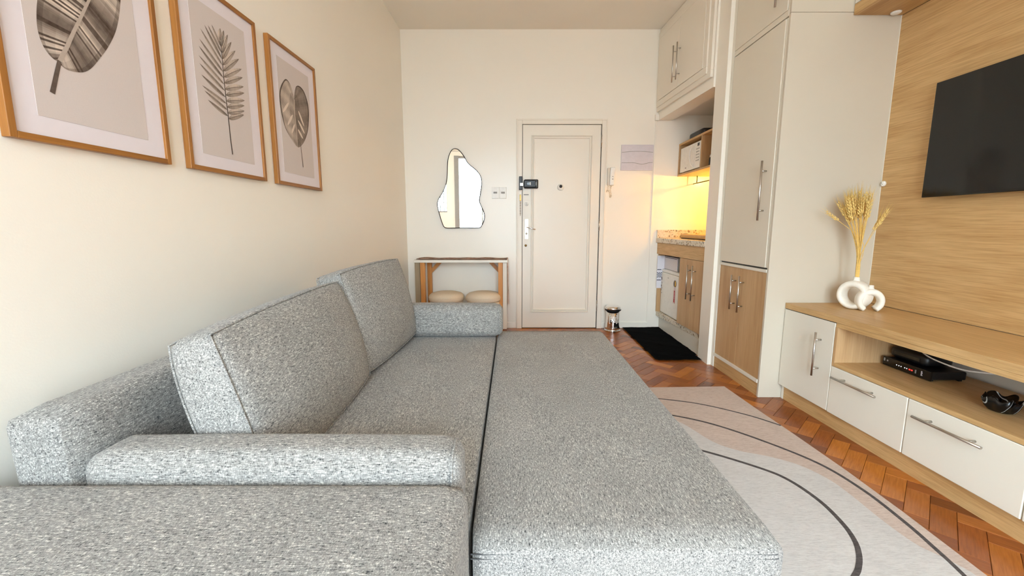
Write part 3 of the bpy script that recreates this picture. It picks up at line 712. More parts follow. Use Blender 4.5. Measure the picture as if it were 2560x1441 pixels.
# ================================================================== VASES AND WHEAT
def ring_vase(name, label, base, tdir, rad, tr, ta, a0, a1, neck_r, neck_h, zc):
    # ring section swept in the vertical plane of tdir; tr/ta radial and axial half sizes; a0..a1 swept angle, 90 = top
    T = Vector((tdir[0], tdir[1], 0)).normalized(); N = Vector((-T.y, T.x, 0)); bm = B(); t = bmesh.new(); rings = []; n = 44
    closed = (a1 - a0) >= 359
    for i in range(n if closed else n + 1):
        a = R(a0 + (a1 - a0) * i / n); d = T * math.cos(a) + Vector((0, 0, 1)) * math.sin(a); row = []
        low = max(0, -math.sin(a))
        k_r = tr * (1.0 + .25 * max(0, math.sin(a)))
        for j in range(18):
            q = 2 * math.pi * j / 18
            sx = math.copysign(abs(math.cos(q)) ** .7, math.cos(q)); sy = math.copysign(abs(math.sin(q)) ** .7, math.sin(q))
            p = Vector((base[0], base[1], zc)) + d * (rad + k_r * sx) + N * (ta * sy)
            p.z = max(p.z, base[2] + .0004 + .0006 * (1 if j % 2 else 0)); row.append(t.verts.new(p))
        rings.append(row)
    m = len(rings)
    for i in range(m if closed else m - 1):
        a_, b_ = rings[i], rings[(i + 1) % m]
        for j in range(18): t.faces.new((a_[j], a_[(j + 1) % 18], b_[(j + 1) % 18], b_[j]))
    if not closed: t.faces.new(rings[0]); t.faces.new(rings[-1][::-1])
    for f in t.faces: f.smooth = True
    bmesh.ops.recalc_face_normals(t, faces=t.faces); add(bm, t)
    r_ = thing(name, base, label, 'vase'); obj('ring_body', bm, 'ceramic', r_)
    bm = B(); zt = zc + rad + tr
    lathe(bm, [(neck_r * 1.9, zt - .018), (neck_r * 1.35, zt - .004), (neck_r, zt + .012), (neck_r, zt + neck_h), (neck_r * .82, zt + neck_h), (neck_r * .8, zt - .002)], (base[0], base[1], 0), 28)
    obj('neck', bm, 'ceramic', r_); return zt + neck_h
VB = (1.966, 2.412, .619)
ztop = ring_vase('ring_vase', 'larger white ring vase holding dried wheat on the console', VB, (.42, -.90), .0650, .0155, .042, -90, 270, .0150, .024, .6995)
ring_vase('ring_vase', 'smaller white open ring vase linked through the larger one', (2.000, 2.348, .619), (.96, -.28), .0520, .0145, .028, -58, 238, .0120, .022, .6760)
EARS = []
for q in range(3):
    bm = B(); t = bmesh.new(); bm2 = B()
    for i in range(9):
        z = i * .0095
        for s_ in (0, 1):
            an = (i * 2 + s_) * math.pi / 2 * 1.0 + q; rr = .0062 * (1 - .45 * i / 9)
            c = Vector((.0042 * math.cos(an), .0042 * math.sin(an), z + .006)); tip = c + Vector((.0035 * math.cos(an), .0035 * math.sin(an), .013))
            tube(bm2, [c - Vector((0, 0, .006)), c, tip], [.0012, rr * .62, .0004], 5)
            if i > 2: tube(bm2, [tip, tip + Vector((.006 * math.cos(an), .006 * math.sin(an), .03 + .006 * q))], [.0005, .0002], 3)
    me = bpy.data.meshes.new('ear'); bm2.to_mesh(me); bm2.free(); bm.free(); t.free(); me.materials.append(M['ear']); EARS.append(me)
def stalk(tip, bend, label, group=None, rs=0):
    base = Vector((VB[0] + rs[0], VB[1] + rs[1], ztop - .035)); tip = Vector(tip)
    mid = base.lerp(tip, .55) + Vector(bend)
    pts = spline([base, base + Vector((rs[0] * .2, rs[1] * .2, .06)), mid, tip], 5)
    st = thing('wheat_stalk', base, label, 'wheat', group)
    bm = B(); tube(bm, pts, [.0019 - .0007 * i / len(pts) for i in range(len(pts))], 5); obj('stem', bm, 'straw', st)
    e = bpy.data.objects.new('ear', random.choice(EARS)); COL.objects.link(e); e.parent = st
    e.location = tip - base; d = (pts[-1] - pts[-3]).normalized(); e.rotation_euler = d.to_track_quat('Z', 'Y').to_euler()
    e.scale = (1.15, 1.15, random.uniform(.85, 1.15))
VR = Vector((.78, -.626, 0)); VD = Vector((.626, .78, 0))     # across and away from the room side
for i in range(44):
    a = random.uniform(0, 2 * math.pi); rr = .0085 * math.sqrt(random.random()); rs = (rr * math.cos(a), rr * math.sin(a))
    u = random.uniform(-.072, .022); dpt = random.uniform(-.07, .07); h = random.uniform(1.125, 1.200) - abs(u + .025) * .5
    tip = Vector((VB[0], VB[1], h)) + VR * u + VD * dpt
    stalk(tip, VR * (-u * .32) + VD * (-dpt * .35), 'dried wheat stalk in the dense upright bunch in the larger ring vase', 'wheat stalks in the vase', rs)
def vp(u, z, d=0): return Vector((VB[0], VB[1], z)) + VR * u + VD * d
stalk(vp(-.112, 1.122, -.02), VR * .075 + Vector((0, 0, .03)), 'dried wheat stalk leaning farthest out to the left of the bunch', None, (-.006, .0))
stalk(vp(-.082, 1.140, -.01), VR * .038 + Vector((0, 0, .0)), 'dried wheat stalk leaning slightly left just outside the bunch', None, (-.004, .004))
stalk(vp(.062, 1.088, -.02), VR * -.030 + Vector((0, 0, -.01)), 'dried wheat stalk spreading right, upper of the two stray ones', None, (.006, -.004))
stalk(vp(.048, 1.068, .02), VR * -.026 + Vector((0, 0, -.015)), 'dried wheat stalk spreading right, lower of the two stray ones', None, (.005, -.006))

# ================================================================== FRAMED PRINTS
def pframe(y0, y1, z0, z1, label):
    ang_x = lambda y: lx(y)
    r_ = thing('framed_print', (lx((y0 + y1) / 2), (y0 + y1) / 2, z0), label, 'picture')
    def wb(bm, a, b, c, d, o0, o1, bev=0):
        hexa(bm, [(lx(a) + o0, a, c), (lx(a) + o1, a, c), (lx(b) + o1, b, c), (lx(b) + o0, b, c), (lx(a) + o0, a, d), (lx(a) + o1, a, d), (lx(b) + o1, b, d), (lx(b) + o0, b, d)], bev)
    W_ = .016
    for a, b, c, d, mt in ((y0, y0 + W_, z0, z1, 'frame'), (y1 - W_, y1, z0, z1, 'frame'), (y0 + W_, y1 - W_, z0, z0 + W_, 'framey'), (y0 + W_, y1 - W_, z1 - W_, z1, 'framey')):
        bm = B(); wb(bm, a, b, c, d, .001, .022, .0015); obj('frame_bar', bm, mt, r_)
    bm = B(); wb(bm, y0 + W_, y1 - W_, z0 + W_, z1 - W_, .002, .014); obj('passepartout', bm, 'paper', r_)
    bm = B(); wb(bm, y0 + .072, y1 - .076, z0 + .064, z1 - .068, .0142, .0150); pr = obj('print', bm, 'print', r_)
    return r_, pr
def ink_mesh(name, par, polys, off):
    # polys: list of (list of (y, z), list of tone 0..1)
    me = bpy.data.meshes.new(name); V = []; F = []; Cc = []
    org = wloc(par)
    for pts, tones in polys:
        s0 = len(V)
        for p, tn in zip(pts, tones):
            V.append(Vector((lx(p[0]) + off, p[0], p[1])) - org); Cc.append(tn)
        F.append(list(range(s0, len(V))))
    me.from_pydata(V, [], F)
    ca = me.color_attributes.new('ink', 'FLOAT_COLOR', 'POINT')
    lo, hi = srgb(56, 38, 28), srgb(228, 212, 198)
    for i, tn in enumerate(Cc): ca.data[i].color = tuple(lo[k] + (hi[k] - lo[k]) * tn for k in range(3)) + (1,)
    me.materials.append(M['ink']); o = bpy.data.objects.new(name, me); COL.objects.link(o); o.parent = par; return o
def shift(P, y0, z0): return [(p[0] + y0, p[1] + z0) for p in P]
# banana leaf: strips running from the midrib to the edge
r_, pr = pframe(1.010, 1.467, 1.294, 1.970, 'large framed banana leaf print, nearest of the three on the wall')
def lerp2(a, b, t): return (a[0] + (b[0] - a[0]) * t, a[1] + (b[1] - a[1]) * t)
def resample(P, n):
    L = [0]
    for a, b in zip(P, P[1:]): L.append(L[-1] + math.dist(a, b))
    out = []
    for i in range(n + 1):
        s_ = L[-1] * i / n; k_ = 0
        while k_ < len(P) - 2 and L[k_ + 1] < s_: k_ += 1
        out.append(lerp2(P[k_], P[k_ + 1], (s_ - L[k_]) / max(1e-9, L[k_ + 1] - L[k_])))
    return out
rib = shift([(.138, .209), (.165, .258), (.184, .296), (.213, .350), (.241, .403), (.285, .490), (.318, .560), (.336, .605)], 1.012, 1.294)
lefte = shift([(.138, .209), (.126, .211), (.114, .220), (.104, .236), (.098, .263), (.099, .293), (.107, .338), (.125, .395), (.155, .455), (.205, .525), (.265, .58), (.336, .605)], 1.012, 1.294)
rite = shift([(.138, .209), (.142, .202), (.155, .196), (.177, .198), (.201, .206), (.223, .224), (.248, .255), (.279, .297), (.308, .347), (.326, .394), (.340, .451), (.348, .510), (.347, .565), (.336, .605)], 1.012, 1.294)
random.seed(3)
for edge, nm in ((lefte, 'leaf_half'), (rite, 'leaf_half')):
    n = 90; A = resample(rib, n); E_ = resample([tuple(x) for x in [(p.x, p.y) for p in spline([(q[0], q[1], 0) for q in edge], 5)]], n); polys = []; tn = .5
    for i in range(n):
        tn = max(.02, min(1, tn * .72 + random.random() * .42 - .06)); dark = random.random() < .22
        t1 = .08 if dark else tn; band = .5 + .5 * math.sin(i * .23 + (0 if edge is lefte else 1.4))
        for s0, s1, k0 in ((0, .12, .8), (.12, .45, 1.0), (.45, .85, .85), (.85, 1, .5)):
            q = [lerp2(A[i], E_[min(n, i + 0)], s0), lerp2(A[i + 1], E_[i + 1], s0), lerp2(A[i + 1], E_[i + 1], s1), lerp2(A[i], E_[i], s1)]
            v0 = max(.03, min(1, t1 * k0 * (.25 + 1.05 * band))); polys.append((q, [v0] * 4))
    ink_mesh(nm, pr, polys, .0154)
def ribpoly(P, w0, w1):
    n = len(P); Lq, Rq = [], []
    for i, p in enumerate(P):
        a, b = P[max(0, i - 1)], P[min(n - 1, i + 1)]; dx, dy = b[0] - a[0], b[1] - a[1]; l = math.hypot(dx, dy); wv_ = w0 + (w1 - w0) * i / (n - 1)
        Lq.append((p[0] - dy / l * wv_, p[1] + dx / l * wv_)); Rq.append((p[0] + dy / l * wv_, p[1] - dx / l * wv_))
    return [([Lq[i], Lq[i + 1], Rq[i + 1], Rq[i]]) for i in range(n - 1)]
ink_mesh('leaf_rib', pr, [(q, [.62] * 4) for q in ribpoly(rib, .0055, .002)], .0158)
ink_mesh('leaf_stalk', pr, [(q, [.10] * 4) for q in ribpoly(shift([(.139, .212), (.128, .180), (.118, .150), (.110, .126)], 1.012, 1.294), .005, .0062)], .0158)
# palm frond
r_, pr = pframe(1.553, 2.010, 1.294, 1.970, 'framed palm frond print, middle of the three on the wall')
stem = shift([(.215, .085), (.211, .152), (.210, .235), (.206, .300), (.204, .375), (.205, .439), (.205, .481), (.201, .511)], 1.575, 1.294)
def stem_at(z):
    for a, b in zip(stem, stem[1:]):
        if a[1] <= z <= b[1]: return lerp2(a, b, (z - a[1]) / (b[1] - a[1]))
    return stem[-1]
def leaflet(b, tip, wid, tone):
    n = 8; P = []; out = []
    dx, dy = tip[0] - b[0], tip[1] - b[1]; l = math.hypot(dx, dy); nx, ny = -dy / l, dx / l
    for i in range(n):
        def pt(t, s_): 
            ww = wid * math.sin(math.pi * min(1, t ** .8)) ** .8 * s_; sag = .05 * l * math.sin(math.pi * t)
            return (b[0] + dx * t + nx * (ww + sag * .3), b[1] + dy * t + ny * (ww + sag * .3))
        t0, t1 = i / n, (i + 1) / n
        for s0, s1, k0 in ((-1, -.1, .75), (-.1, .1, .25), (.1, 1, 1.15)):
            tn_ = max(.03, tone * k0 * (.35 + .75 * math.sin(math.pi * (t0 + .06))))
            out.append(([pt(t0, s0), pt(t1, s0), pt(t1, s1), pt(t0, s1)], [tn_] * 4))
    return out
PL_ = shift([(.102, .265), (.088, .294), (.079, .309), (.081, .347), (.076, .385), (.076, .412), (.081, .446), (.088, .473), (.099, .512), (.122, .534), (.141, .541), (.162, .552)], 1.575, 1.294)
PR_ = shift([(.313, .263), (.319, .280), (.322, .302), (.327, .324), (.329, .355), (.328, .380), (.326, .416), (.324, .449), (.312, .484), (.293, .509), (.272, .534), (.253, .554), (.231, .560), (.210, .559)], 1.575, 1.294)
polys = []
for i, p in enumerate(PL_): polys += leaflet(stem_at(1.294 + .232 + i * .0235), p, .0078, .36 + .1 * (i % 3))
ink_mesh('frond_leaflets', pr, polys, .0154); polys = []
for i, p in enumerate(PR_): polys += leaflet(stem_at(1.294 + .222 + i * .0222), p, .0118, .58 + .1 * (i % 2))
ink_mesh('frond_leaflets', pr, polys, .0154)
ink_mesh('frond_stem', pr, [(q, [.02] * 4) for q in ribpoly(stem, .0028, .0012)], .0158)
# monstera leaf
r_, pr = pframe(2.103, 2.561, 1.294, 1.970, 'framed monstera leaf print, farthest of the three on the wall')
MO = shift([(.197, .444), (.188, .476), (.165, .511), (.126, .521), (.081, .478), (.059, .432), (.059, .372), (.071, .321), (.097, .272), (.147, .233), (.200, .207), (.242, .224), (.284, .260), (.325, .321), (.347, .402), (.344, .462), (.312, .513), (.268, .529), (.229, .518), (.207, .482)], 2.12, 1.294)
MS = [(p.x, p.y) for p in spline([(q[0], q[1], 0) for q in MO + [MO[0]]], 5)]
mid = shift([(.197, .444), (.193, .365), (.201, .294), (.200, .207)], 2.12, 1.294)
polys = []
def mid_at(z):
    for a, b in zip(mid, mid[1:]):
        if b[1] <= z <= a[1]: return lerp2(a, b, (a[1] - z) / (a[1] - b[1]))
    return mid[0] if z > mid[0][1] else mid[-1]
NM = len(MS) - 1
for i in range(NM):
    p, q = MS[i], MS[i + 1]; left = (p[0] - 2.12) < .2
    a, b = mid_at(min(p[1] - .05, mid[0][1])), mid_at(min(q[1] - .05, mid[0][1]))
    vein = .5 + .5 * math.sin(i * .9)
    for s0, s1, k0 in ((0, .35, .75), (.35, .7, 1.0), (.7, .93, .9), (.93, 1, .15)):
        tn_ = (.72 if left else .34) * k0 * (.7 + .35 * vein); polys.append(([lerp2(a, p, s0), lerp2(a, p, s1), lerp2(b, q, s1), lerp2(b, q, s0)], [min(1, tn_)] * 4))
ink_mesh('leaf_blade', pr, polys, .0154)
polys = []
for (a, b) in (((.078, .352), (.140, .412)), ((.115, .300), (.172, .362)), ((.232, .398), (.282, .330)), ((.222, .348), (.285, .292)), ((.215, .300), (.262, .262)), ((.150, .268), (.185, .318))):
    a, b = (a[0] + 2.12, a[1] + 1.294), (b[0] + 2.12, b[1] + 1.294); c = [lerp2(a, b, .5 + .5 * math.cos(t)) for t in [2 * math.pi * i / 16 for i in range(16)]]
    nx, ny = -(b[1] - a[1]), b[0] - a[0]; l = math.hypot(nx, ny)
    polys.append(([(c[i][0] + nx / l * .0075 * math.sin(2 * math.pi * i / 16), c[i][1] + ny / l * .0075 * math.sin(2 * math.pi * i / 16)) for i in range(16)], [1.0] * 16))
ink_mesh('leaf_holes', pr, polys, .0157)
ink_mesh('leaf_rib', pr, [(q, [.85] * 4) for q in ribpoly(mid, .003, .001)], .0158)
ink_mesh('leaf_stalk', pr, [(q, [.10] * 4) for q in ribpoly(shift([(.231, .238), (.237, .169), (.243, .110)], 2.12, 1.294), .0022, .003)], .0158)

# ================================================================== BACK WALL THINGS
MIR = [(-.051, .414), (-.02, .408), (.015, .376), (.046, .332), (.07, .287), (.101, .253), (.146, .219), (.181, .184), (.206, .146), (.217, .098), (.214, .036), (.2, -.041), (.192, -.104), (.209, -.153), (.234, -.209), (.244, -.259), (.233, -.316), (.211, -.358), (.193, -.376), (.131, -.38), (.023, -.377), (-.085, -.38), (-.164, -.376), (-.192, -.33), (-.215, -.252), (-.233, -.174), (-.236, -.132), (-.222, -.083), (-.185, -.027), (-.155, .036), (-.137, .098), (-.129, .174), (-.123, .277), (-.113, .332), (-.094, .379), (-.073, .406)]
MC = [(p.x, p.y) for p in spline([(q[0], q[1], 0) for q in MIR + [MIR[0]]], 3)][:-1]
mr = thing('wavy_mirror', (-.53, YB - .022, 1.45), 'wavy freeform wall mirror with thin black edge above the small table', 'mirror')
bm = B(); prism(bm, MC, 1, -.0065, -.0045); g_ = obj('glass', bm, 'mirror'); 
bm = B(); prism(bm, [(x * 1.0, z) for x, z in MC], 1, -.0044, .006); b_ = obj('backing', bm, 'black')
bm = B(); tube(bm, [(x, -.004, z) for x, z in MC] + [(MC[0][0], -.004, MC[0][1])], .0046, 6, caps=False); e_ = obj('edge', bm, 'rubber')
for o in (g_, b_, e_):
    # meshes were made around the mirror's own origin
    off = o.location.copy(); o.data.transform(Matrix.Translation(off)); o.location = (0, 0, 0); o.parent = mr
mr.rotation_euler = (R(.3), 0, R(3.2))
for x, lb in ((-.172, 'white light switch plate, left of the pair beside the mirror'), (-.093, 'white light switch plate, right of the pair beside the door frame')):
    sw = thing('light_switch', (x, YB, 1.43), lb, 'light switch', 'light switches by the door')
    part('plate', 'white', sw, (x - .036, x + .036, YB - .009, YB - .0005, 1.371, 1.489), bev=.004); part('centre_strip', 'white', sw, (x - .015, x + .015, YB - .0115, YB - .009, 1.374, 1.486), bev=.001)
    part('rocker', 'grey', sw, (x - .019, x + .019, YB - .017, YB - .0118, 1.422, 1.440), bev=.002)
ep = thing('breaker_panel', (1.275, YB, 1.65), 'pale lilac breaker panel cover on the wall beside the kitchen', 'panel')
part('cover', 'lilac', ep, (1.112, 1.440, YB - .014, YB - .0005, 1.653, 1.908), bev=.003)
def wave(zf, z1):
    bm = B(); tube(bm, [(1.118 + .316 * i / 24, YB - .0142, zf(i / 24)) for i in range(25)], .0022, 6); return bm
obj('cover_line', wave(lambda t: 1.832 + .010 * math.sin(math.pi * t), 0), 'grey', ep); obj('cover_line', wave(lambda t: 1.728 - .016 * math.exp(-((t - .66) / .17) ** 2) + .004 * t, 0), 'grey', ep)
ip = thing('intercom', (1.005, YB, 1.5), 'beige wall intercom handset with coiled cord beside the door', 'intercom')
part('base', 'beigeplastic', ip, (.978, 1.046, YB - .022, YB - .0005, 1.505, 1.678), bev=.006, seg=3)
bm = B()
hexa(bm, [(.995, YB - .055, 1.500), (1.044, YB - .055, 1.500), (1.044, YB - .023, 1.500), (.995, YB - .023, 1.500), (1.000, YB - .060, 1.682), (1.050, YB - .060, 1.682), (1.050, YB - .023, 1.682), (1.000, YB - .023, 1.682)], .010, 3)
hs = obj('handset', bm, 'white', ip); part('speaker_slot', 'black', hs, (1.019, 1.027, YB - .0612, YB - .0585, 1.585, 1.590)); part('call_button', 'grey', hs, (1.016, 1.030, YB - .0600, YB - .0575, 1.558, 1.566), bev=.001)
bm = B(); P = []
path = spline([(.985, YB - .020, 1.505), (.982, YB - .018, 1.46), (.975, YB - .018, 1.44), (.990, YB - .018, 1.455), (1.005, YB - .018, 1.42), (1.012, YB - .018, 1.385), (1.022, YB - .018, 1.40), (1.012, YB - .018, 1.45), (1.018, YB - .022, 1.498)], 14)
for i, p in enumerate(path): P.append((p.x + .006 * math.cos(i * 1.1), p.y - .004 + .006 * math.sin(i * 1.1), p.z))
tube(bm, P, .0024, 5); obj('coiled_cord', bm, 'beigeplastic', ip)
ws = thing('wall_outlet', (-.088, YB, .40), 'small white wall outlet low beside the table leg', 'outlet')
part('plate', 'white', ws, (-.118, -.060, YB - .008, YB - .0005, .33, .43), bev=.003)
for x in (-.099, -.088, -.078): part('hole', 'black', ws, (x - .0025, x + .0025, YB - .0088, YB - .0078, .386, .391))

# small table, runner, poufs
tb = thing('side_table', (-.505, 4.34, 0), 'narrow orange pine table with white top against the back wall', 'table')
part('top', 'lamwhite', tb, (-.972, -.042, 4.200, 4.492, .731, .757), bev=.002)
for x0, x1, y0 in ((-.912, -.866, 4.215), (-.887, -.842, 4.440), (-.137, -.094, 4.215), (-.137, -.094, 4.440)):
    part('leg', 'pine', tb, (x0, x1, y0, y0 + .042, 0, .7305), bev=.002)
part('drop_leaf', 'greywood', tb, (-.970, -.920, 4.230, 4.250, .10, .730)); part('drop_leaf', 'lam', tb, (-.0915, -.052, 4.235, 4.255, .05, .730))
for sx, xa in ((1, -.842), (-1, -.137)):
    bm = B(); prism(bm, [(xa, .60), (xa, .65), (xa + sx * .075, .7305), (xa + sx * .125, .7305)], 1, 4.447, 4.475); obj('brace', bm, 'pine', tb)
rn = thing('table_runner', (-.5, 4.33, .757), 'creased brown patterned cloth lying along the small table', 'cloth')
t = bmesh.new(); nx_, ny_ = 40, 8; g = []
for i in range(nx_ + 1):
    row = []
    for j in range(ny_ + 1):
        x = -.955 + .905 * i / nx_; y = 4.222 + .24 * j / ny_
        row.append(t.verts.new((x, y, .7610 + .0045 * math.sin(i * .55 + j * .8) * math.sin(j * .9 + i * .13) + .0045 * (.5 + .5 * math.sin(i * .31)))))
    g.append(row)
for i in range(nx_):
    for j in range(ny_): t.faces.new((g[i][j], g[i + 1][j], g[i + 1][j + 1], g[i][j + 1]))
bmesh.ops.solidify(t, geom=list(t.faces), thickness=.0022)
for f in t.faces: f.smooth = True
bm = B(); add(bm, t); obj('cloth', bm, 'runner', rn)
bm = B(); hexa(bm, [(-.0405, 4.225, .50), (-.036, 4.225, .50), (-.036, 4.455, .50), (-.0405, 4.455, .50), (-.050, 4.225, .7665), (-.041, 4.225, .763), (-.041, 4.455, .763), (-.050, 4.455, .7665)], .001)
hexa(bm, [(-.036, 4.225, .31), (-.030, 4.225, .31), (-.030, 4.455, .27), (-.036, 4.455, .27), (-.0405, 4.225, .50), (-.036, 4.225, .50), (-.036, 4.455, .50), (-.0405, 4.455, .50)], .001)
obj('overhang', bm, 'runner', rn)
def pouf(x, label):
    p = thing('pouf', (x, 4.255, 0), label, 'pouf', 'round poufs under the small table')
    bm = B(); lathe(bm, [(.150, .05), (.165, .07), (.168, .20), (.166, .34)], (x, 4.255, 0), 40); obj('body', bm, 'pouf', p)
    bm = B(); lathe(bm, [(.163, .3405), (.176, .352), (.178, .378), (.172, .402), (.150, .420), (.110, .431), (.06, .436), (.002, .437)], (x, 4.255, 0), 40); obj('seat_pad', bm, 'pouf', p)
    bm = B(); tube(bm, [(x + .1775 * math.cos(a), 4.255 + .1775 * math.sin(a), .384) for a in [2 * math.pi * i / 40 for i in range(41)]], .0022, 5, caps=False); obj('piping', bm, 'pouf', p)
    for a in (45, 135, 225, 315):
        bm = B(); c = (x + .12 * math.cos(R(a)), 4.255 + .12 * math.sin(R(a))); lathe(bm, [(.012, 0), (.016, .0495)], (c[0], c[1], 0), 12); obj('foot', bm, 'pine', p)
pouf(-.662, 'round beige pouf, left one under the small table'); pouf(-.288, 'round beige pouf, right one under the small table')

# pedal bin
bx_, by_ = 1.058, 4.385
bn = thing('waste_bin', (bx_, by_, 0), 'small chrome waste bin with trash pictogram beside the door', 'bin')
bm = B(); lathe(bm, [(.082, .0005), (.084, .004), (.083, .010), (.078, .016)], (bx_, by_, 0), 48); obj('base_ring', bm, 'chrome', bn)
bm = B(); lathe(bm, [(.078, .0162), (.074, .040), (.071, .09), (.070, .215)], (bx_, by_, 0), 48); bd = obj('body', bm, 'chrome', bn)
bm = B(); lathe(bm, [(.070, .2152), (.081, .217), (.083, .222), (.083, .229), (.080, .2315)], (bx_, by_, 0), 48); obj('rim', bm, 'rubber', bn)
bm = B(); lathe(bm, [(.082, .2318), (.0825, .240), (.078, .252), (.068, .261), (.060, .264), (.058, .2625), (.040, .268), (.002, .270)], (bx_, by_, 0), 48); obj('lid', bm, 'chrome', bn)
part('pedal', 'rubber', bn, (bx_ - .012, bx_ + .012, by_ - .100, by_ - .078, .003, .009), bev=.002)
view_a = -math.atan2(bx_, by_)
def on_bin(bm, poly, lift=.0012):
    # flat print wrapped round the body; poly in (across, height)
    t = bmesh.new()
    def P(u, z, l):
        rr = (.071 if z > .09 else .071 + (.09 - z) / .05 * .003) + l; a = u / rr - R(90) + view_a * .55; return (bx_ + rr * math.cos(a), by_ + rr * math.sin(a), z)
    a = [t.verts.new(P(u, z, lift)) for u, z in poly]; b = [t.verts.new(P(u, z, .0002)) for u, z in poly]
    t.faces.new(a); n = len(poly)
    for i in range(n): t.faces.new((a[i], a[(i + 1) % n], b[(i + 1) % n], b[i]))
    bmesh.ops.triangulate(t, faces=[f for f in t.faces if len(f.verts) > 4]); add(bm, t)
def rrect(w_, h_, r_, cz, n=4):
    out = []
    for cx, cy, a0 in ((w_ - r_, h_ - r_, 0), (-w_ + r_, h_ - r_, 90), (-w_ + r_, -h_ + r_, 180), (w_ - r_, -h_ + r_, 270)):
        for i in range(n + 1): a = R(a0 + 90 * i / n); out.append((cx + r_ * math.cos(a), cz + cy + r_ * math.sin(a)))
    return out
bm = B(); o_, i_ = rrect(.044, .046, .009, .130), rrect(.038, .040, .005, .130)
for i in range(len(o_)):
    j = (i + 1) % len(o_); on_bin(bm, [o_[i], o_[j], i_[j], i_[i]])
on_bin(bm, [(.004 + .009 * math.cos(R(a)), .154 + .009 * math.sin(R(a))) for a in range(0, 360, 30)])
on_bin(bm, [(-.006, .146), (.010, .142), (.016, .128), (.008, .112), (.012, .104), (.004, .102), (-.004, .118), (-.012, .132)])
on_bin(bm, [(-.008, .145), (-.014, .138), (-.024, .156), (-.030, .153), (-.032, .158), (-.022, .162)])
on_bin(bm, [(.010, .140), (.026, .132), (.028, .138), (.014, .147)]); on_bin(bm, [(.022, .160), (.030, .156), (.028, .146), (.020, .148)])
on_bin(bm, [(.010, .118), (.026, .112), (.028, .118), (.012, .126)]); on_bin(bm, [(-.010, .100), (.020, .100), (.020, .096), (-.010, .096)]); on_bin(bm, [(-.016, .105), (-.010, .130), (-.018, .130), (-.024, .105)])
obj('pictogram', bm, 'white', bd, 'white pictogram in a rounded square')
# black floor mat
t = bmesh.new(); g = []; random.seed(11)
for i in range(19):
    row = []
    for j in range(45):
        u, v = i / 18, j / 44; y = 3.348 + 1.135 * v; x = 1.174 + .012 * v + (1.568 - 1.174 - (.0 if v > .12 else .02)) * u * (1.0)
        x += random.uniform(-.002, .002) if i in (0, 18) else 0; y += random.uniform(-.003, .003) if j in (0, 44) else 0
        if i == 0 and j == 0: x += .012; y += .012
        row.append(t.verts.new((x, y, .010 + .0035 * math.sin(v * 9 + u * 2) ** 8 + random.uniform(0, .0015))))
    g.append(row)
for i in range(18):
    for j in range(44): t.faces.new((g[i][j], g[i + 1][j], g[i + 1][j + 1], g[i][j + 1]))
bmesh.ops.solidify(t, geom=list(t.faces), thickness=.008)
zmin = min(v.co.z for v in t.verts)
for v in t.verts:
    if v.co.z < .0085: v.co.z = .0006
bm = B(); add(bm, t); tag(obj('floor_mat', bm, 'mat'), 'black shaggy floor mat in front of the kitchen cabinet', 'mat')
# rug
rg = thing('area_rug', (.5, 1.5, 0), 'pale rug with curved charcoal lines under the sofa bed', 'rug')
bm = B(); prism(bm, [(-.55, .25), (1.455, .25), (1.488, 1.187), (1.498, 1.487), (1.498, 1.77), (1.483, 2.116), (1.466, 2.386), (1.449, 2.780), (.926, 2.760), (-.55, 2.74)], 2, .0006, .0080, .0015); obj('rug_field', bm, 'rug_pink', rg)
G = [(p.x, p.y) for p in spline([(x, y, 0) for x, y in [(.60, 2.52), (.80, 2.39), (.939, 2.236), (1.016, 2.029), (1.104, 1.938), (1.207, 1.891), (1.294, 1.832), (1.341, 1.767), (1.371, 1.687), (1.378, 1.587), (1.376, 1.445), (1.387, 1.328), (1.414, 1.277), (1.446, 1.217), (1.452, 1.187)]], 4)]
bm = B(); prism(bm, G + [(1.455, 1.10), (1.440, .30), (.1, .30), (.1, 2.5)], 2, .0081, .0087); obj('grey_area', bm, 'rug_grey', rg)
def ribbon(pts, wd_, z, name='curved_line'):
    P = [(p.x, p.y) for p in spline([(x, y, 0) for x, y in pts], 6)]; bm = B()
    for q in ribpoly(P, wd_, wd_): prism(bm, q, 2, .0082, z)
    bmesh.ops.remove_doubles(bm, verts=bm.verts, dist=1e-5); obj(name, bm, 'rug_line', rg)
ribbon([(.55, 2.60), (.75, 2.60), (.922, 2.569), (1.149, 2.489), (1.35, 2.343), (1.457, 2.222), (1.4715, 2.20)], .0055, .0093)
ribbon([(.55, 2.42), (.75, 2.385), (.928, 2.327), (1.101, 2.222), (1.268, 2.044), (1.41, 1.828), (1.454, 1.627), (1.451, 1.436), (1.435, 1.303), (1.415, 1.191), (1.37, 1.02), (1.29, .85)], .0072, .0093)
ribbon([(.60, 2.05), (.78, 2.01), (.94, 1.927), (1.12, 1.786), (1.191, 1.694), (1.223, 1.554), (1.215, 1.425), (1.19, 1.337), (1.153, 1.272), (1.109, 1.22), (1.071, 1.187), (.98, 1.12), (.85, 1.06)], .0085, .0093)

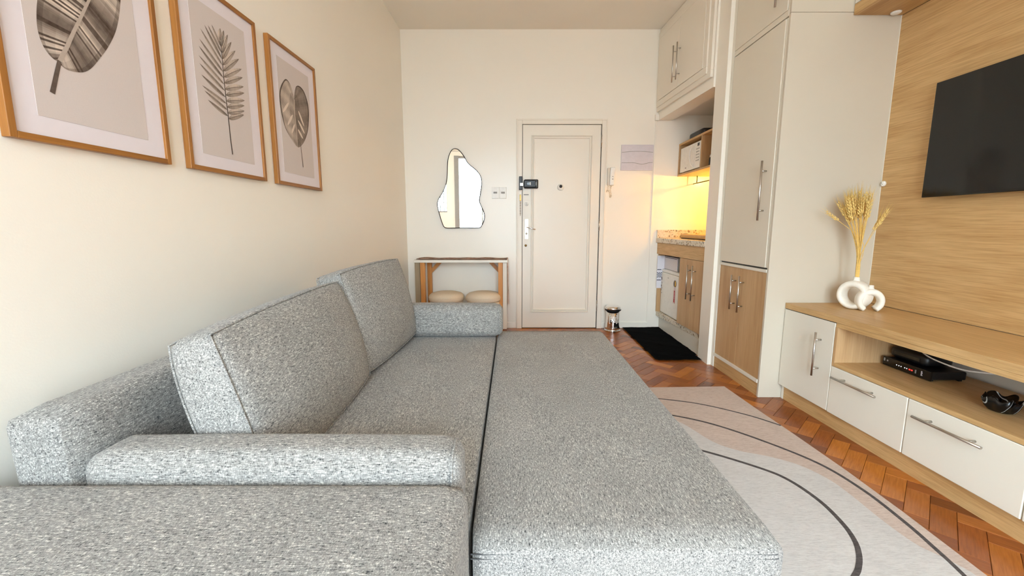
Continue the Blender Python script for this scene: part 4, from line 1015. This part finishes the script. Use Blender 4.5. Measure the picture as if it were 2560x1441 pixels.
# ================================================================== SOFA BED
sf = thing('sofa_bed', (-.3, 1.7, 0), 'heather grey fabric sofa bed with its bed half pulled out', 'sofa')
def soft(name, par, x0, x1, y0, y1, z0, z1, rnd, mat, bulge=0, n=12):
    bm = B(); soft_box(bm, (x1 - x0) / 2, (y1 - y0) / 2, (z1 - z0) / 2, Matrix.Translation(((x0 + x1) / 2, (y0 + y1) / 2, (z0 + z1) / 2)), rnd=rnd, n=n, bulge=bulge)
    return obj(name, bm, mat, par)
soft('arm', sf, -1.140, -.092, .540, .848, .06, .552, .035, 'fab_x', (0, 0, .004), 16)
soft('arm', sf, -1.100, -.100, 2.640, 2.900, .06, .545, .035, 'fab_x', (0, 0, .004), 10)
bm = B(); soft_box(bm, .068, .895, .29, Matrix.Translation((-1.010, 1.744, .405)) @ Matrix.Rotation(R(-3), 4, 'Y'), rnd=.032, n=16, bulge=(.004, 0, .004)); obj('backrest', bm, 'fab_y', sf)
soft('seat', sf, -.930, -.098, .850, 2.637, .22, .420, .018, 'fab_y', (0, 0, .006), 16)
soft('pull_out_bed', sf, -.090, .585, .812, 2.712, .075, .420, .020, 'fab_yz', (.004, .004, .006), 18)
part('base_frame', 'rubber', sf, (-1.05, -.11, .60, 2.85, .03, .20)); 
for q in ((-1.02, .62), (-.14, .62), (-1.02, 2.82), (-.14, 2.82)): part('leg', 'rubber', sf, (q[0] - .02, q[0] + .02, q[1] - .02, q[1] + .02, .0092, .06))
for q in ((.52, .88), (.52, 2.64), (-.02, .88), (-.02, 2.64)): part('bed_leg', 'rubber', sf, (q[0] - .015, q[0] + .015, q[1] - .015, q[1] + .015, .0096, .09))
bm = B()
tube(bm, [(-.088, .8135, .401), (.564, .8135, .401), (.5835, .835, .401), (.5845, 2.69, .401)], .0018, 6); tube(bm, [(-.088, .8125, .391), (.566, .8125, .391), (.5845, .835, .391), (.5855, 2.69, .391)], .0014, 6)
obj('bed_seam', bm, 'seam', sf)
def back_cushion(cen, ln, hh, yaw, pitch, lean, label):
    # cen: middle of the cushion; ln: length along the sofa; hh: half height
    c = thing('back_cushion', (cen[0], cen[1], .43), label, 'cushion', 'large back cushions on the sofa bed')
    fr_ = Matrix.Translation(cen) @ Matrix.Rotation(R(yaw), 4, 'Z') @ Matrix.Rotation(R(pitch), 4, 'X') @ Matrix.Rotation(R(-lean), 4, 'Y')
    TX, BX, BE = .055, .036, .014; HL = ln / 2
    def shape(x, y, z):
        # boxed cushion: fuller in the middle, ends fuller at mid height, top and bottom slightly crowned
        u, v = y / HL, z / hh; gz = max(0, 1 - abs(v) ** 2.2); gy = max(0, 1 - abs(u) ** 2.4)
        return (x / TX * (TX + BE * gz + BX * (gz * gy) ** .8), y + u * .014 * gz ** .8, z + v * .012 * gy ** .8)
    t = bmesh.new(); b0 = B(); soft_box(b0, TX, HL, hh, Matrix.Identity(4), rnd=.022, n=20); add(t, b0)
    for v in t.verts: v.co = fr_ @ Vector(shape(*v.co))
    for f in t.faces: f.smooth = True
    bm = B(); add(bm, t); obj('cover', bm, 'fab_y', c)
    bm = B()
    for sx in (TX - .004, -TX + .004):
        P = []; W_, H_ = HL - .005, hh - .005
        for p, q in (((-W_, -H_), (W_, -H_)), ((W_, -H_), (W_, H_)), ((W_, H_), (-W_, H_)), ((-W_, H_), (-W_, -H_))):
            for i in range(14): k_ = i / 14; P.append(fr_ @ Vector(shape(sx, p[0] + (q[0] - p[0]) * k_, p[1] + (q[1] - p[1]) * k_)))
        tube(bm, P + [P[0]], .0028, 6, caps=False)
    obj('piping', bm, 'fab_y', c)
back_cushion((-.718, 1.382, .630), .786, .216, .6, 1.9, 15, 'big grey back cushion nearer the window, beside the near bolster')
back_cushion((-.702, 2.136, .666), .690, .228, -5.4, 1.0, 12, 'big grey back cushion farther away, by the far bolster')
def bolster(x0, x1, y0, y1, z1, label, yaw=0):
    c = thing('arm_bolster', ((x0 + x1) / 2, (y0 + y1) / 2, .42), label, 'bolster', 'grey bolster cushions at the sofa ends')
    bm = B(); soft_box(bm, (x1 - x0) / 2, (y1 - y0) / 2, (z1 - .427) / 2, Matrix.Translation(((x0 + x1) / 2, (y0 + y1) / 2, (z1 + .427) / 2)) @ Matrix.Rotation(R(yaw), 4, 'Z'), rnd=.045, n=14, bulge=(.0, .006, .006)); obj('cover', bm, 'fab_x', c)
    bm = B(); P = []
    for i in range(25):
        a = 2 * math.pi * i / 24; yy = math.copysign(abs(math.cos(a)) ** .6, math.cos(a)) * ((y1 - y0) / 2 - .004); zz = math.copysign(abs(math.sin(a)) ** .6, math.sin(a)) * ((z1 - .427) / 2 - .004)
        P.append((x1 - .020, (y0 + y1) / 2 + yy, (z1 + .427) / 2 + zz))
    tube(bm, P, .003, 6, caps=False); obj('end_seam', bm, 'fab_x', c)
bolster(-.948, -.112, .852, .990, .597, 'grey bolster cushion lying along the near sofa arm')
bolster(-.925, -.055, 2.496, 2.634, .618, 'grey bolster cushion standing at the far end of the sofa bed')
